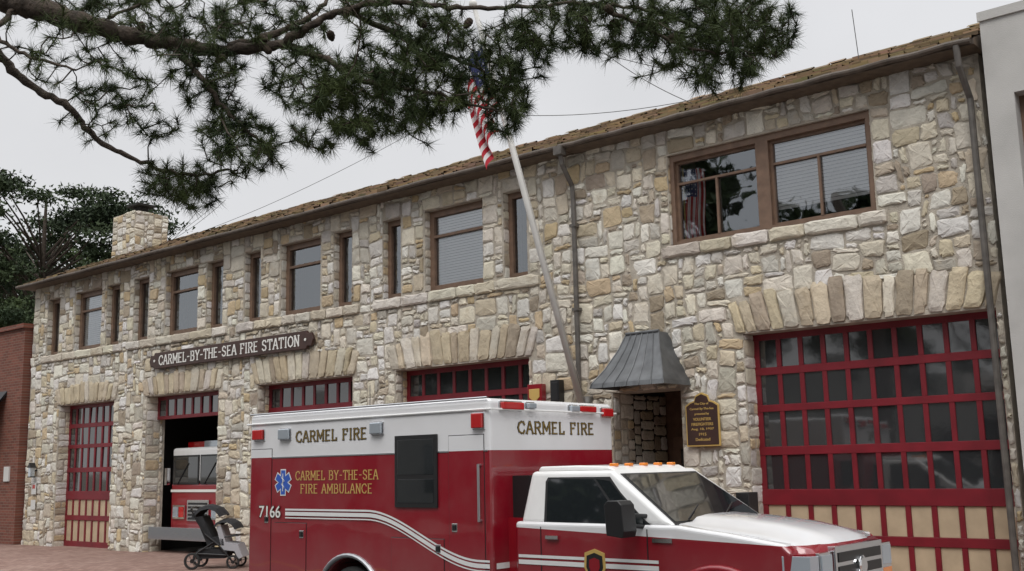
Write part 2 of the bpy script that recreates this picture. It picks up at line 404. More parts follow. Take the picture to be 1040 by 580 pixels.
# ------------------------------------------------------------------ FIRE STATION
ST=empty('stone_fire_station',(-16,0,0))
XL,XR=-29.25,-3.82; EZ=6.9
DOORS=[(-27.55,-24.8),(-23.3,-20.38),(-18.95,-15.92),(-14.7,-11.44),(-7.4,-3.9)]
NW=[(-28.45,-27.8),(-25.35,-24.72),(-24.05,-23.4),(-20.95,-20.32),(-19.5,-18.92),(-16.5,-15.95),(-15.05,-14.55),(-11.95,-11.42)]
CW=[(-26.95,-25.6),(-22.65,-21.3),(-18.22,-16.92),(-13.9,-12.44)]
WZ0,WZ1=4.95,6.5
BIG=(-8.55,-5.3,5.03,6.47)
ENT=(-9.75,-8.5,-.3,2.83)
openings=[(a,b,-.3,3.55) for a,b in DOORS]+[(a,b,WZ0,WZ1) for a,b in NW+CW]+[BIG,ENT]
def wall(mb,x0,x1,z0,z1,holes,y,depth,mn):
    xs=sorted(set([x0,x1]+[h[0] for h in holes]+[h[1] for h in holes]));zs=sorted(set([z0,z1]+[min(max(h[2],z0),z1) for h in holes]+[min(max(h[3],z0),z1) for h in holes]))
    for i in range(len(xs)-1):
        for j in range(len(zs)-1):
            cx=(xs[i]+xs[i+1])/2;cz=(zs[j]+zs[j+1])/2
            if any(h[0]<cx<h[1] and h[2]<cz<h[3] for h in holes): continue
            mb.add([(xs[i],y,zs[j]),(xs[i+1],y,zs[j]),(xs[i+1],y,zs[j+1]),(xs[i],y,zs[j+1])],[(0,1,2,3)],mn)
    for (a,b,c,d) in holes:
        c=max(c,z0)
        mb.add([(a,y,c),(a,y,d),(a,y+depth,d),(a,y+depth,c)],[(0,1,2,3)],mn)
        mb.add([(b,y,c),(b,y+depth,c),(b,y+depth,d),(b,y,d)],[(0,1,2,3)],mn)
        mb.add([(a,y,d),(b,y,d),(b,y+depth,d),(a,y+depth,d)],[(0,1,2,3)],mn)
mb=MB(['mortar','dim'])
wall(mb,XL,XR,-.3,EZ,openings,0,.5,'mortar')
mb.add([(XL,0,-.3),(XL,10,-.3),(XL,10,EZ),(XL,0,EZ)],[(0,1,2,3)],'mortar')
mb.add([(XR,0,-.3),(XR,10,-.3),(XR,10,EZ),(XR,0,EZ)],[(0,1,2,3)],'mortar')
mb.add([(XL,10,-.3),(XR,10,-.3),(XR,10,EZ),(XL,10,EZ)],[(0,1,2,3)],'mortar')
mb.build('walls',ST)
S=Stones()
F=lambda u,v,h:(u,-h,v)
fanholes=[]
goldpal=[((.57,.49,.36),.3),((.64,.585,.49),.4),((.53,.45,.33),.18),((.42,.35,.26),.12)]
for (a,b) in DOORS:
    top=.42 if b<-20 else .5
    fanholes.append((a-.12,b+.12,3.5,3.55+top))
for (a,b),(fa,fb,fc,fd) in zip(DOORS,fanholes):
    n=int((b-a)/.20)
    S.fan(a-.10,b+.08 if b<-5 else b,3.56,fd-3.55,fd-3.55+.16,n,F,spread=.35 if b<-5 else .3,pal=goldpal)
sills=[]
for a,b in [(-28.65,-24.5),(-24.3,-20.1),(-19.75,-15.7),(-15.3,-11.15)]: sills.append((a,b,4.74,4.95))
sills.append((-8.7,-5.15,4.83,5.03))
S.field(XL,XR,-.25,EZ,openings+[(a,b,c,d+.03) for a,b,c,d in fanholes]+sills,F)
for (a,b,c,d) in sills:
    x=a
    while x<b-.1:
        w=min(random.uniform(.4,.9),b-x)
        if b-x-w<.3: w=b-x
        S.quad([(x,c),(x+w,c),(x+w,d),(x,d)],F,pick([((.58,.52,.42),.6),((.64,.60,.51),.4)]),h=.075,gap=.006)
        x+=w
for (a,b,c,d) in openings:
    dep=1.55 if (a,b)==(ENT[0],ENT[1]) else .45
    S.field(0.0,dep,c,d,[],(lambda a:(lambda u,v,h:(a+h*.5,u,v)))(a),ws=(4,4,2),hs=(2,3,2),warp=.01)
    S.field(0.0,dep,c,d,[],(lambda a:(lambda u,v,h:(a-h*.5,u,v)))(b),ws=(4,4,2),hs=(2,3,2),warp=.01)
S.build('stonework',ST)
# windows
wm=MB(['brown','glass','blind','dark','dim','black','room'])
PITCH=.052
def blinds(a,b,y,z0,z1):
    z=z0
    while z<z1:
        wm.add([(a,y,z),(b,y,z),(b,y+.012,z+PITCH*.94),(a,y+.012,z+PITCH*.94)],[(0,1,2,3)],'blind'); z+=PITCH
def window(a,b,c,d,big=False,blind=False,fw=.09):
    y=.13
    wm.box(a,a+fw,y,y+.12,c,d,'brown');wm.box(b-fw,b,y,y+.12,c,d,'brown')
    wm.box(a+fw,b-fw,y,y+.12,c,c+fw,'brown');wm.box(a+fw,b-fw,y,y+.12,d-fw,d,'brown')
    zt=c+(d-c)*.68
    if big: wm.box(a+fw,b-fw,y+.0,y+.05,zt-.025,zt+.025,'brown')
    gy=y+.06
    wm.add([(a+fw,gy,c+fw),(b-fw,gy,c+fw),(b-fw,gy,d-fw),(a+fw,gy,d-fw)],[(0,1,2,3)],'glass')
    if blind: blinds(a+fw,b-fw,gy+.03,c+fw+.01,d-fw)
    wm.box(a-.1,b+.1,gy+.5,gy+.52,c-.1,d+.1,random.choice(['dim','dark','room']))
for i,(a,b) in enumerate(NW): window(a,b,WZ0,WZ1,fw=.10)
for i,(a,b) in enumerate(CW): window(a,b,WZ0,WZ1,big=True,blind=(i in (0,3)),fw=.12)
a,b,c,d=BIG
wm.box(a,b,.05,.30,d-.10,d,'brown');wm.box(a,b,.05,.30,c,c+.06,'brown');wm.box(-7.06,-6.86,.05,.30,c+.06,d-.10,'brown')
wm.box(a,a+.08,.05,.3,c+.06,d-.1,'brown');wm.box(b-.08,b,.05,.3,c+.06,d-.1,'brown')
for (p,q,bl) in ((a+.08,-7.06,False),(-6.86,b-.08,True)):
    m=(p+q)/2; zt=c+.06+(d-c-.16)*.72; fr=.04
    for bx in ((p,p+fr),(q-fr,q)): wm.box(bx[0],bx[1],.12,.2,c+.06,d-.1,'brown')
    wm.box(p+fr,q-fr,.11,.15,zt-.018,zt+.018,'brown'); wm.box(m-.018,m+.018,.11,.15,c+.10,zt-.018,'brown')
    wm.box(p+fr,q-fr,.12,.2,c+.06,c+.10,'brown'); wm.box(p+fr,q-fr,.12,.2,d-.14,d-.1,'brown')
    wm.add([(p,.16,c+.06),(q,.16,c+.06),(q,.16,d-.1),(p,.16,d-.1)],[(0,1,2,3)],'glass')
    wm.box(p-.1,q+.1,.9,.92,c-.2,d+.1,'dark')
    if bl: blinds(p+.045,q-.045,.19,c+.30,d-.12)
wm.build('windows',ST)
def gdoor(a,b,ncol,name,zb=-.2,ztop=3.55,yy=.30,rows=None):
    g=MB(['redwood','doorglass','beige'])
    rows=rows or [(3.06,3.46,'g'),(2.52,2.95,'g'),(1.92,2.42,'g'),(1.32,1.80,'g'),(.70,1.10,'b'),(.05,.58,'b')]
    g.box(a,b,yy+.03,yy+.07,zb,ztop,'redwood')
    cw=(b-a-.10)/ncol
    zs=[ztop]+[z for r in rows for z in (r[1],r[0])]+[zb]
    for k in range(0,len(zs),2):
        if zs[k]-zs[k+1]>.005: g.box(a,b,yy-.02,yy+.03,zs[k+1],zs[k],'redwood')
    for (z0,z1,t) in rows:
        for i in range(ncol):
            x0=a+.05+i*cw; xa,xb=x0+.035,x0+cw-.035
            if t=='g':
                t1,t2=random.gauss(0,.003),random.gauss(0,.004)
                g.add([(xa,yy+.008+t1,z0),(xb,yy+.008-t1,z0),(xb,yy+.008-t1+t2,z1),(xa,yy+.008+t1+t2,z1)],[(0,1,2,3)],'doorglass')
            else: g.box(xa,xb,yy+.005,yy+.029,z0,z1,'beige')
        for i in range(ncol+1):
            x0=a+.05+i*cw
            l=x0-.035 if i else a; r=x0+.035 if i<ncol else b
            g.box(l,r,yy-.015,yy+.0295,z0,z1,'redwood')
    return g.build(name,ST,bevel=.004,seg=1)
gdoor(*DOORS[0],8,'garage_door_1')
gdoor(DOORS[1][0],DOORS[1][1],8,'garage_door_2_raised',zb=3.0,rows=[(3.08,3.46,'g')])
gdoor(*DOORS[2],8,'garage_door_3'); gdoor(*DOORS[3],8,'garage_door_4'); gdoor(*DOORS[4],10,'garage_door_5')
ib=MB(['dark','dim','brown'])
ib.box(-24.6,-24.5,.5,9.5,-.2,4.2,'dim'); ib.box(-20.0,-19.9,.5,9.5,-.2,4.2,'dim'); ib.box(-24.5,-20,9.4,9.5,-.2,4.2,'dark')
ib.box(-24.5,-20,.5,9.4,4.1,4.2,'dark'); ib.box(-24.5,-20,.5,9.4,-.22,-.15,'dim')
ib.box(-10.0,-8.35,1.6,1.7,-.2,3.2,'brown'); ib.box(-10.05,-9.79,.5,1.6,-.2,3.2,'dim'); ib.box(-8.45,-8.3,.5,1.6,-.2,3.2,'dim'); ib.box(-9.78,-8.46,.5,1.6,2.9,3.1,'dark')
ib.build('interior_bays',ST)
ed=MB(['brown','doorglass'])
ed.box(-9.6,-8.7,1.5,1.56,-.15,2.15,'brown'); ed.box(-9.45,-8.85,1.48,1.499,1.0,1.95,'doorglass'); ed.build('entry_door',ST,bevel=.005)
# entry hood
aw=MB(['lead','pipe'])
secs=[(3.69,-9.26,-8.66,-.28),(3.45,-9.33,-8.58,-.40),(3.15,-9.47,-8.44,-.58),(2.93,-9.60,-8.32,-.76),(2.86,-9.62,-8.30,-.78)]
V=[];Fc=[]
for z,l,r,y in secs: V+=[(l,.0,z),(l,y,z),(r,y,z),(r,.0,z)]
for i in range(len(secs)-1):
    for k in range(3): Fc.append((i*4+k,i*4+k+1,(i+1)*4+k+1,(i+1)*4+k))
Fc.append((0,1,2,3)); aw.add(V,Fc,'lead')
for t in [i/6 for i in range(7)]:
    aw.tube([(l+(r-l)*t,y-.006,z) for z,l,r,y in secs],.009,'lead',6)
aw.tube([(-9.26,-.28,3.70),(-8.66,-.28,3.70)],.025,'lead',8)
aw.build('entry_metal_hood',ST)
# roofs
rf=MB(['shingle','gutter','soffit','mortar'])
SL=.42
def roof(x0,x1,ry,name):
    ey=-.38; ez=6.95
    zr=ez+(ry-ey)*SL
    rf.add([(x0,ey,ez),(x1,ey,ez),(x1,ry,zr),(x0,ry,zr)],[(0,1,2,3)],'shingle')
    rf.add([(x0,ry,zr),(x1,ry,zr),(x1,2*ry-ey,ez),(x0,2*ry-ey,ez)],[(0,1,2,3)],'shingle')
    rf.add([(x0,ey,ez-.08),(x1,ey,ez-.08),(x1,2*ry-ey,ez-.08),(x0,2*ry-ey,ez-.08)],[(0,1,2,3)],'soffit')
    for x in (x0,x1): rf.add([(x,ey,ez-.08),(x,ey,ez),(x,ry,zr),(x,2*ry-ey,ez),(x,2*ry-ey,ez-.08)],[(0,1,2,3,4)],'soffit')
    rf.box(x0,x1,ey-.02,ey,ez-.085,ez-.01,'gutter')
    n=40; pts=[(x0-.02+(x1-x0)*i/n,ey-.06,ez-.045+.008*math.sin(i*1.3+x0)) for i in range(n+1)]
    rf.tube(pts,.042,'gutter',10)
    cols=[];VV=[]
    nrow=int((ry-ey)/.2)
    for r in range(nrow):
        y=ey-.06+r*.2; x=x0-random.uniform(0,.2)
        while x<x1:
            w=random.uniform(.16,.34); xe=min(x+w,x1)
            z=ez+(y-ey)*SL; t=random.uniform(.025,.065); xs=x+.006; yo=random.uniform(-.035,.03)
            yb=y+.26; zb=z+.26*SL
            k=random.uniform(.5,1.4); c=(k,k*random.uniform(.9,1.08),k*random.uniform(.8,1.1),1)
            VV+=[(xs,y+yo,z+.005),(xe,y+yo,z+.005),(xe,y+yo,z+t),(xs,y+yo,z+t)]
            VV+=[(xs,y+yo,z+t),(xe,y+yo,z+t),(xe,yb,zb+.01),(xs,yb,zb+.01)]
            cols+=[c]*8; x=xe
    x=x0
    while x<x1:
        z=zr+random.uniform(.02,.07); xe=min(x+.3,x1)
        k=random.uniform(.6,1.2)
        VV+=[(x,ry-.14,z-.06),(xe,ry-.14,z-.06),(xe,ry,z+.02),(x,ry,z+.02)]; VV+=[(x,ry,z+.02),(xe,ry,z+.02),(xe,ry+.14,z-.06),(x,ry+.14,z-.06)]
        cols+=[(k,k,k,1)]*8; x=xe
    o=fastmesh(name,np.array(VV),4,'shingle',ST); colattr(o.data,cols)
roof(-29.45,-10.35,4.9,'shingles_left'); roof(-10.33,-3.75,3.7,'shingles_right')
rf.build('roof_structure',ST)
ch=MB(['mortar','lead','dark']); ch.box(-29.9,-28.65,2.6,3.7,7.4,9.50,'mortar')
ch.box(-29.55,-29.0,2.9,3.4,9.50,9.62,'mortar'); ch.box(-29.45,-29.1,3.0,3.3,9.62,9.80,'dark'); ch.box(-29.6,-28.95,2.85,3.45,9.80,9.86,'dark')
ch.build('chimney_core',ST)
S=Stones()
S.field(-29.9,-28.65,7.6,9.52,[],lambda u,v,h:(u,2.6-h,v),ws=(2,3,3),hs=(2,2,3))
S.field(2.6,3.7,7.6,9.52,[],lambda u,v,h:(-28.65+h,u,v),ws=(2,3,3),hs=(2,2,3))
S.build('chimney_stonework',ST)
dp=MB(['pipe'])
dp.tube([(-10.32,-.44,6.88),(-10.32,-.40,6.62),(-10.33,-.12,6.3),(-10.33,-.1,6.0),(-10.33,-.1,-.05)],.042,'pipe',10)
dp.tube([(-3.95,-.44,6.88),(-3.95,-.40,6.62),(-3.93,-.12,6.25),(-3.93,-.1,-.05)],.042,'pipe',10)
for z in (5.6,4.2,2.6,1.2): dp.box(-10.39,-10.27,-.15,-.02,z,z+.05,'pipe')
dp.box(-10.40,-10.24,-.52,-.38,6.76,6.90,'pipe')
dp.build('downpipes',ST)
cb=MB(['cable'])
def cab(p,q,sag=.1,r=.007):
    p=Vector(p);q=Vector(q);n=12
    cb.tube([p.lerp(q,i/n)-Vector((0,0,sag*4*(i/n)*(1-i/n))) for i in range(n+1)],r,'cable',4)
CAB=empty('overhead_cables',(-15,2,8))
cab((-26.1,2,8.0),(-23.2,2,8.75)); cab((-25.7,2,8.0),(-15.6,2,9.15),.2); cab((-26.5,2.4,8.1),(-23.6,2,9.3)); cab((-27.5,2.4,8.1),(-24.5,2.5,8.9))
cab((-11.3,2,9.7),(-9.2,2,8.0)); cab((-14.3,1.5,8.95),(-9.0,2,8.05),.2); cab((-12.6,2,10.3),(-8.6,2,8.3)); cab((-6.15,2,8.0),(-6.2,2,8.85),0)
cb.build('cables',CAB)

# sign
SG=empty('station_name_sign',(-20,-.12,4.36))
sb=MB(['sign','whitetext'])
def signpoly(x0,x1,z0,z1,e=.22):
    zc=(z0+z1)/2
    return [(x0+e,z0),(x1-e,z0),(x1-e+.03,z0+.06),(x1-.06,z0+.05),(x1,zc),(x1-.06,z1-.05),(x1-e+.03,z1-.06),(x1-e,z1),(x0+e,z1),(x0+e-.03,z1-.06),(x0+.06,z1-.05),(x0,zc),(x0+.06,z0+.05),(x0+e-.03,z0+.06)]
sb.prism(signpoly(-23.05,-16.98,4.17,4.55),-.13,-.065,'sign')
sb.tube([(-21.8,-.05,4.36),(-21.8,0,4.36)],.03,'sign'); sb.tube([(-18.2,-.05,4.36),(-18.2,0,4.36)],.03,'sign')
sb.build('board',SG,bevel=.012)
serif_text(SG,'lettering','CARMEL-BY-THE-SEA FIRE STATION',(-20.02,-.136,4.36),(1,0,0),(0,0,1),5.2,.21,'whitetext',sw=.19,space=.28)
for x in (-22.82,-17.22):
    q=MB(['whitetext']); q.lathe((x,-.132,4.36),(0,-1,0),[(0,.03),(.012,.03),(.012,0.001)],'whitetext',12); q.build('rosette',SG)
PL=empty('memorial_plaque',(-8.1,-.1,2.3))
pb=MB(['gold','sign'])
base=[(-8.38,1.95),(-7.82,1.95),(-7.82,2.55),(-7.90,2.60),(-7.97,2.62),(-8.0,2.70),(-8.10,2.74),(-8.20,2.70),(-8.23,2.62),(-8.30,2.60),(-8.38,2.55)]
pb.prism(base,-.09,-.06,'gold')
ins=[(-8.1+(x+8.1)*.93,2.32+(z-2.32)*.94) for x,z in base]
pb.prism(ins,-.096,-.088,'sign'); pb.build('plate',PL,bevel=.004)
for i,(t,w) in enumerate([('The City of',.24),('Carmel By-The-Sea',.40),('presented by',.24),('VOLUNTEER',.30),('FIREFIGHTERS',.36),('Aug. 18, 1937',.38),('1915',.12),('Dedicated',.24)]):
    text(PL,'line_%d'%i,t,(-8.1,-.098,2.57-i*.074),(1,0,0),(0,0,1),w,'gold',.002,height=.042,bold=.01)
BS=empty('fire_alarm_box',(-11.2,-.1,2.9)); q=MB(['red','black','gold'])
q.box(-11.36,-11.06,-.16,-.04,2.72,3.06,'red'); q.prism([(-11.32,2.98),(-11.10,2.98),(-11.10,2.84),(-11.21,2.75),(-11.32,2.84)],-.172,-.16,'gold'); q.build('case',BS,bevel=.01)
BS2=empty('wall_speaker',(-10.75,-.1,2.9)); q=MB(['black']); q.box(-10.86,-10.68,-.18,-.04,2.72,3.10,'black'); q.box(-10.84,-10.70,-.19,-.18,2.76,3.06,'black'); q.build('case',BS2,bevel=.01)
LS=empty('wall_lantern',(-28.6,-.2,1.8)); q=MB(['black','clearlens']); q.box(-28.66,-28.54,-.22,-.1,1.72,1.95,'clearlens'); q.prism([(-28.7,1.95),(-28.5,1.95),(-28.6,2.08)],-.24,-.08,'black'); q.box(-28.63,-28.57,-.1,0,1.85,1.9,'black'); q.box(-28.68,-28.52,-.23,-.09,1.69,1.72,'black'); q.build('lantern',LS)
NS=empty('paper_notices',(-28.5,-.05,1.3)); q=MB(['paper','redlens']); q.box(-28.75,-28.5,-.065,-.055,1.25,1.55,'paper'); q.box(-28.75,-28.5,-.065,-.055,.85,1.1,'paper'); q.box(-28.7,-28.55,-.068,-.0655,1.4,1.5,'redlens'); q.build('sheets',NS)

# ------------------------------------------------------------------ neighbours
NB=empty('stucco_building',(0,3,0)); q=MB(['stucco','doorglass','brown','alu'])
wall(q,-3.68,6,-.3,7.25,[(-3.36,1.5,2.6,6.15)],-.3,.3,'stucco')
q.add([(-3.68,-.3,-.3),(-3.68,10,-.3),(-3.68,10,7.25),(-3.68,-.3,7.25)],[(0,1,2,3)],'stucco'); q.add([(-3.68,-.3,7.25),(6,-.3,7.25),(6,10,7.25),(-3.68,10,7.25)],[(0,1,2,3)],'stucco')
q.box(-3.36,1.5,-.05,-.02,2.6,6.15,'doorglass')
for x in (-3.36,-1.8,0): q.box(x,x+.06,-.09,-.055,2.6,6.15,'brown')
q.box(-3.70,6,-.33,-.3,7.16,7.28,'stucco'); q.build('walls',NB)
BB=empty('brick_building',(-32,3,0)); q=MB(['brick','black','paper','doorglass'])
q.box(-38,-29.32,-.2,9,-.3,5.80,'brick'); q.box(-38.1,-29.27,-.28,9,5.80,5.92,'brick')
q.prism([(-.2,4.1),(-.2,4.0),(-1.0,3.0),(-1.0,2.75),(-.97,2.75),(-.97,3.0),(-.2,4.1)],-36,-30.2,'black',ax='x')
q.box(-30.05,-29.75,-.24,-.2,1.6,2.0,'paper'); q.box(-35.5,-30.9,-.215,-.205,0.2,2.6,'doorglass'); q.build('walls',BB)

# ------------------------------------------------------------------ ground
def ground_mat(name,c1,c2,scale,bump=.3,joint=None):
    m,nt,b=mat(name); tc=nd(nt,'ShaderNodeTexCoord'); n=nd(nt,'ShaderNodeTexNoise'); n.inputs['Scale'].default_value=scale; n.inputs['Detail'].default_value=10; n.inputs['Roughness'].default_value=.7
    nt.links.new(tc.outputs['Object'],n.inputs['Vector']); cr=nd(nt,'ShaderNodeValToRGB'); e=cr.color_ramp.elements
    e[0].position=.35;e[0].color=(*c1,1);e[1].position=.65;e[1].color=(*c2,1); nt.links.new(n.outputs['Fac'],cr.inputs[0])
    last=cr.outputs[0]
    if joint:
        br=nd(nt,'ShaderNodeTexBrick'); br.offset=.5; br.inputs['Scale'].default_value=1; br.inputs['Brick Width'].default_value=joint[0]; br.inputs['Row Height'].default_value=joint[1]; br.inputs['Mortar Size'].default_value=.008
        br.inputs['Color1'].default_value=(1,1,1,1);br.inputs['Color2'].default_value=(.72,.66,.64,1);br.inputs['Mortar'].default_value=(.5,.5,.5,1)
        nt.links.new(tc.outputs['Object'],br.inputs['Vector']); mx=nd(nt,'ShaderNodeMix',data_type='RGBA',blend_type='MULTIPLY'); mx.inputs['Factor'].default_value=1
        nt.links.new(last,mx.inputs['A']); nt.links.new(br.outputs['Color'],mx.inputs['B']); last=mx.outputs['Result']
    nt.links.new(last,b.inputs['Base Color']); b.inputs['Roughness'].default_value=.85
    n2=nd(nt,'ShaderNodeTexNoise'); n2.inputs['Scale'].default_value=90; nt.links.new(tc.outputs['Object'],n2.inputs['Vector'])
    bp=nd(nt,'ShaderNodeBump'); bp.inputs['Strength'].default_value=bump; bp.inputs['Distance'].default_value=.01; nt.links.new(n2.outputs['Fac'],bp.inputs['Height']); nt.links.new(bp.outputs[0],b.inputs['Normal'])
    return m
MT['asphalt']=ground_mat('asphalt',(.035,.035,.037),(.065,.063,.062),1.5)
MT['walk']=ground_mat('brick_paving',(.25,.15,.12),(.34,.23,.19),1.2,joint=(.21,.105))
MT['conc']=ground_mat('sidewalk_concrete',(.22,.19,.17),(.30,.27,.24),1.2)
MT['soil']=ground_mat('soil',(.08,.07,.05),(.12,.10,.07),.3)
MT['yellowline']=simple('road_paint',(.6,.42,.05),.8,var=.2)
g=MB(['soil']); g.add([(-400,-400,-.31),(400,-400,-.31),(400,400,-.31),(-400,400,-.31)],[(0,1,2,3)],'soil'); g.build('ground')
g=MB(['asphalt']); g.add([(-200,-19,-.26),(200,-19,-.26),(200,-3.6,-.26),(-200,-3.6,-.26)],[(0,1,2,3)],'asphalt'); g.build('street_road')
g=MB(['walk','conc'])
g.add([(-60,-2.4,-.10),(30,-2.4,-.10),(30,.6,-.08),(-60,.6,-.08)],[(0,1,2,3)],'walk')
g.add([(-60,-3.4,-.20),(30,-3.4,-.20),(30,-2.4,-.10),(-60,-2.4,-.10)],[(0,1,2,3)],'walk')
g.add([(-60,-3.7,-.25),(30,-3.7,-.25),(30,-3.4,-.20),(-60,-3.4,-.20)],[(0,1,2,3)],'conc'); g.build('sidewalk')
g=MB(['conc']); g.box(-200,200,-24,-19,-.3,-.12,'conc'); g.build('sidewalk_across_street')
g=MB(['yellowline']); g.add([(-200,-11.5,-.256),(200,-11.5,-.256),(200,-11.38,-.256),(-200,-11.38,-.256)],[(0,1,2,3)],'yellowline'); g.build('road_centre_line')

# ------------------------------------------------------------------ AMBULANCE
AM=empty('ambulance',(-7.8,-4.25,-.26))
YN,YF,YC=-5.4,-3.1,-4.25
def arc(cx,cz,r,a0,a1,n=14): return [(cx+r*math.cos(math.radians(a0+(a1-a0)*i/n)),cz+r*math.sin(math.radians(a0+(a1-a0)*i/n))) for i in range(n+1)]
RW=(-9.82,.17); FW=(-5.03,.14)
q=MB(['livbox'])
prof=[(-11.8,.24)]+arc(RW[0],RW[1],.53,172,8)+[(-7.6,.24),(-7.6,2.45),(-11.8,2.45)]
q.prism(prof,YN,YF,'livbox'); o=q.build('patient_module',AM,bevel=.055,seg=4)
q=MB(['alu','white','chrome','black','livbox','amber','redlens'])
q.tube([(-11.84,YN-.01,2.33),(-7.56,YN-.01,2.33),(-7.56,YF+.01,2.33)],.013,'white',6)
q.tube([(-11.78,YN-.004,2.455),(-7.62,YN-.004,2.455)],.012,'alu',6)
pts=[(x,YN-.012,z) for x,z in arc(RW[0],RW[1],.56,174,6,18)]; q.tube(pts,.028,'alu',8)
q.box(-11.8,-10.42,YN-.012,YN-.002,.25,.36,'alu'); q.box(-9.24,-7.62,YN-.012,YN-.002,.25,.36,'alu')
q.box(-11.77,-7.63,YN-.006,YN+.01,1.885,1.90,'alu')
q.tube([(-7.72,YN-.05,1.15),(-7.72,YN-.05,1.75)],.014,'alu',8)
for z in (1.16,1.74): q.tube([(-7.72,YN-.05,z),(-7.72,YN,z)],.014,'alu',8)
q.tube([(-10.9,-4.1,2.44),(-10.9,-4.1,2.85)],.005,'black',5)
q.build('module_trim',AM)
q=MB(['red','black']); q.box(-7.62,-7.40,YC-.86,YC+.86,.5,1.18,'red'); q.box(-7.62,-7.36,YC-.78,YC+.78,1.18,1.62,'black'); q.build('cab_to_module_boot',AM)
q=MB(['livbox','black','chrome'])
def panel(x0,x1,z0,z1,hx=None,hz=None):
    q.box(x0-.009,x1+.009,YN-.0025,YN+.01,z0-.009,z1+.009,'black')
    q.box(x0,x1,YN-.009,YN+.01,z0,z1,'livbox')
    if hx is not None:
        q.box(hx-.04,hx+.04,YN-.013,YN-.0095,hz-.045,hz+.045,'chrome'); q.box(hx-.02,hx+.02,YN-.03,YN-.0135,hz-.03,hz+.03,'black')
panel(-11.74,-11.32,.42,2.0,-11.40,1.12)
panel(-11.24,-10.62,.42,1.08,-10.70,.95)
panel(-8.19,-7.68,.42,2.06,-8.11,1.08)
panel(-9.10,-8.28,.42,.95,-8.36,.85)
q.build('compartment_doors',AM,bevel=.003,seg=1)
def ribbon(path,w,name,y,mn='white'):
    r=MB([mn])
    for i in range(len(path)-1):
        (x0,z0),(x1,z1)=path[i],path[i+1]
        r.add([(x0,y,z0-w/2),(x1,y,z1-w/2),(x1,y,z1+w/2),(x0,y,z0+w/2)],[(0,1,2,3)],mn)
    return r.build(name,AM)
def curve_path(off,xs=-11.30):
    P=[]
    for i in range(40):
        x=xs+i*((-7.61-xs)/39); t=max(0,min(1,(x+9.5)/1.75)); s=t*t*(3-2*t); P.append((x,1.245-off-s*(.50)))
    return P
ribbon(curve_path(0,-11.02),.022,'stripe_upper',YN-.0125); ribbon(curve_path(.05,-11.02),.045,'stripe_mid',YN-.0125); ribbon(curve_path(.10,-11.02),.014,'stripe_lower',YN-.0125)
r=MB(['white']); r.add([(-7.596,YN+.08,.66),(-7.596,-3.4,.66),(-7.596,-3.4,.72),(-7.596,YN+.08,.72)],[(0,1,2,3)],'white'); r.build('front_stripe',AM)
q=MB(['black','carglass','chrome'])
q.box(-9.03,-8.36,YN-.022,YN+.01,1.29,2.09,'black'); q.box(-8.98,-8.41,YN-.026,YN-.0225,1.34,1.60,'carglass'); q.box(-8.98,-8.41,YN-.026,YN-.0225,1.65,2.04,'carglass')
q.build('module_window',AM,bevel=.012)
def light(c,sx,sz,mn,axis='y'):
    L=MB(['chrome',mn])
    x,y,z=c
    if axis=='y':
        L.box(x-sx/2-.015,x+sx/2+.015,y-.02,y+.005,z-sz/2-.015,z+sz/2+.015,'chrome'); L.box(x-sx/2,x+sx/2,y-.06,y-.0205,z-sz/2,z+sz/2,mn)
    else:
        L.box(x-.005,x+.02,y-sx/2-.015,y+sx/2+.015,z-sz/2-.015,z+sz/2+.015,'chrome'); L.box(x+.0205,x+.06,y-sx/2,y+sx/2,z-sz/2,z+sz/2,mn)
    L.build('warning_light',AM,bevel=.012,seg=3)
light((-11.58,YN,2.19),.20,.13,'redlens'); light((-11.04,YN,2.18),.20,.13,'clearlens'); light((-9.33,YN,2.19),.19,.13,'clearlens'); light((-7.74,YN,2.21),.15,.16,'redlens')
light((-7.6,-5.05,2.37),.36,.08,'redlens','x'); light((-7.6,-4.72,2.38),.14,.06,'clearlens','x'); light((-7.6,-3.92,2.37),.16,.07,'clearlens','x'); light((-7.6,-3.66,2.37),.30,.07,'redlens','x'); light((-7.6,-3.26,2.34),.2,.10,'redlens','x')
for nm,c,U_,wd in (('fire_lettering_side',(-10.18,YN-.004,2.14),(1,0,0),1.30),('fire_lettering_front',(-7.597,-4.22,2.14),(0,1,0),1.40)):
    serif_text(AM,nm+'_outline','CARMEL FIRE',c,U_,(0,0,1),wd,.125,'blacktext',sw=.26)  # wider dark strokes outlining the gold letters
    N_=Vector(U_).cross(Vector((0,0,1)))
    serif_text(AM,nm,'CARMEL FIRE',Vector(c)+N_*.003,U_,(0,0,1),wd,.122,'oldgold',sw=.12)
serif_text(AM,'ambulance_lettering_1','CARMEL BY-THE-SEA',(-10.08,YN-.004,1.66),(1,0,0),(0,0,1),1.50,.105,'gold',sw=.15)
serif_text(AM,'ambulance_lettering_2','FIRE AMBULANCE',(-10.08,YN-.004,1.50),(1,0,0),(0,0,1),1.30,.105,'gold',sw=.15)
text(AM,'unit_number','7166',(-11.33,YN-.012,1.215),(1,0,0),(0,0,1),.46,'blacktext',.002,height=.165,bold=.035)
text(AM,'unit_number_face','7166',(-11.33,YN-.015,1.215),(1,0,0),(0,0,1),.43,'whitetext',.002,height=.145,bold=.005)
q=MB(['blue','white'])
cx,cz=-11.08,1.58
for k in range(3):
    a=math.radians(60*k); ux,uz=math.sin(a),math.cos(a); vx,vz=uz,-ux
    for (l,w,y,mn) in ((.165,.055,-.004,'white'),(.15,.042,-.006-.0005*k,'blue')):
        y=YN+y-.0002*k
        q.add([(cx+ux*l*s1+vx*w*s2,y,cz+uz*l*s1+vz*w*s2) for s1,s2 in ((-1,-1),(1,-1),(1,1),(-1,1))],[(0,1,2,3)],mn)
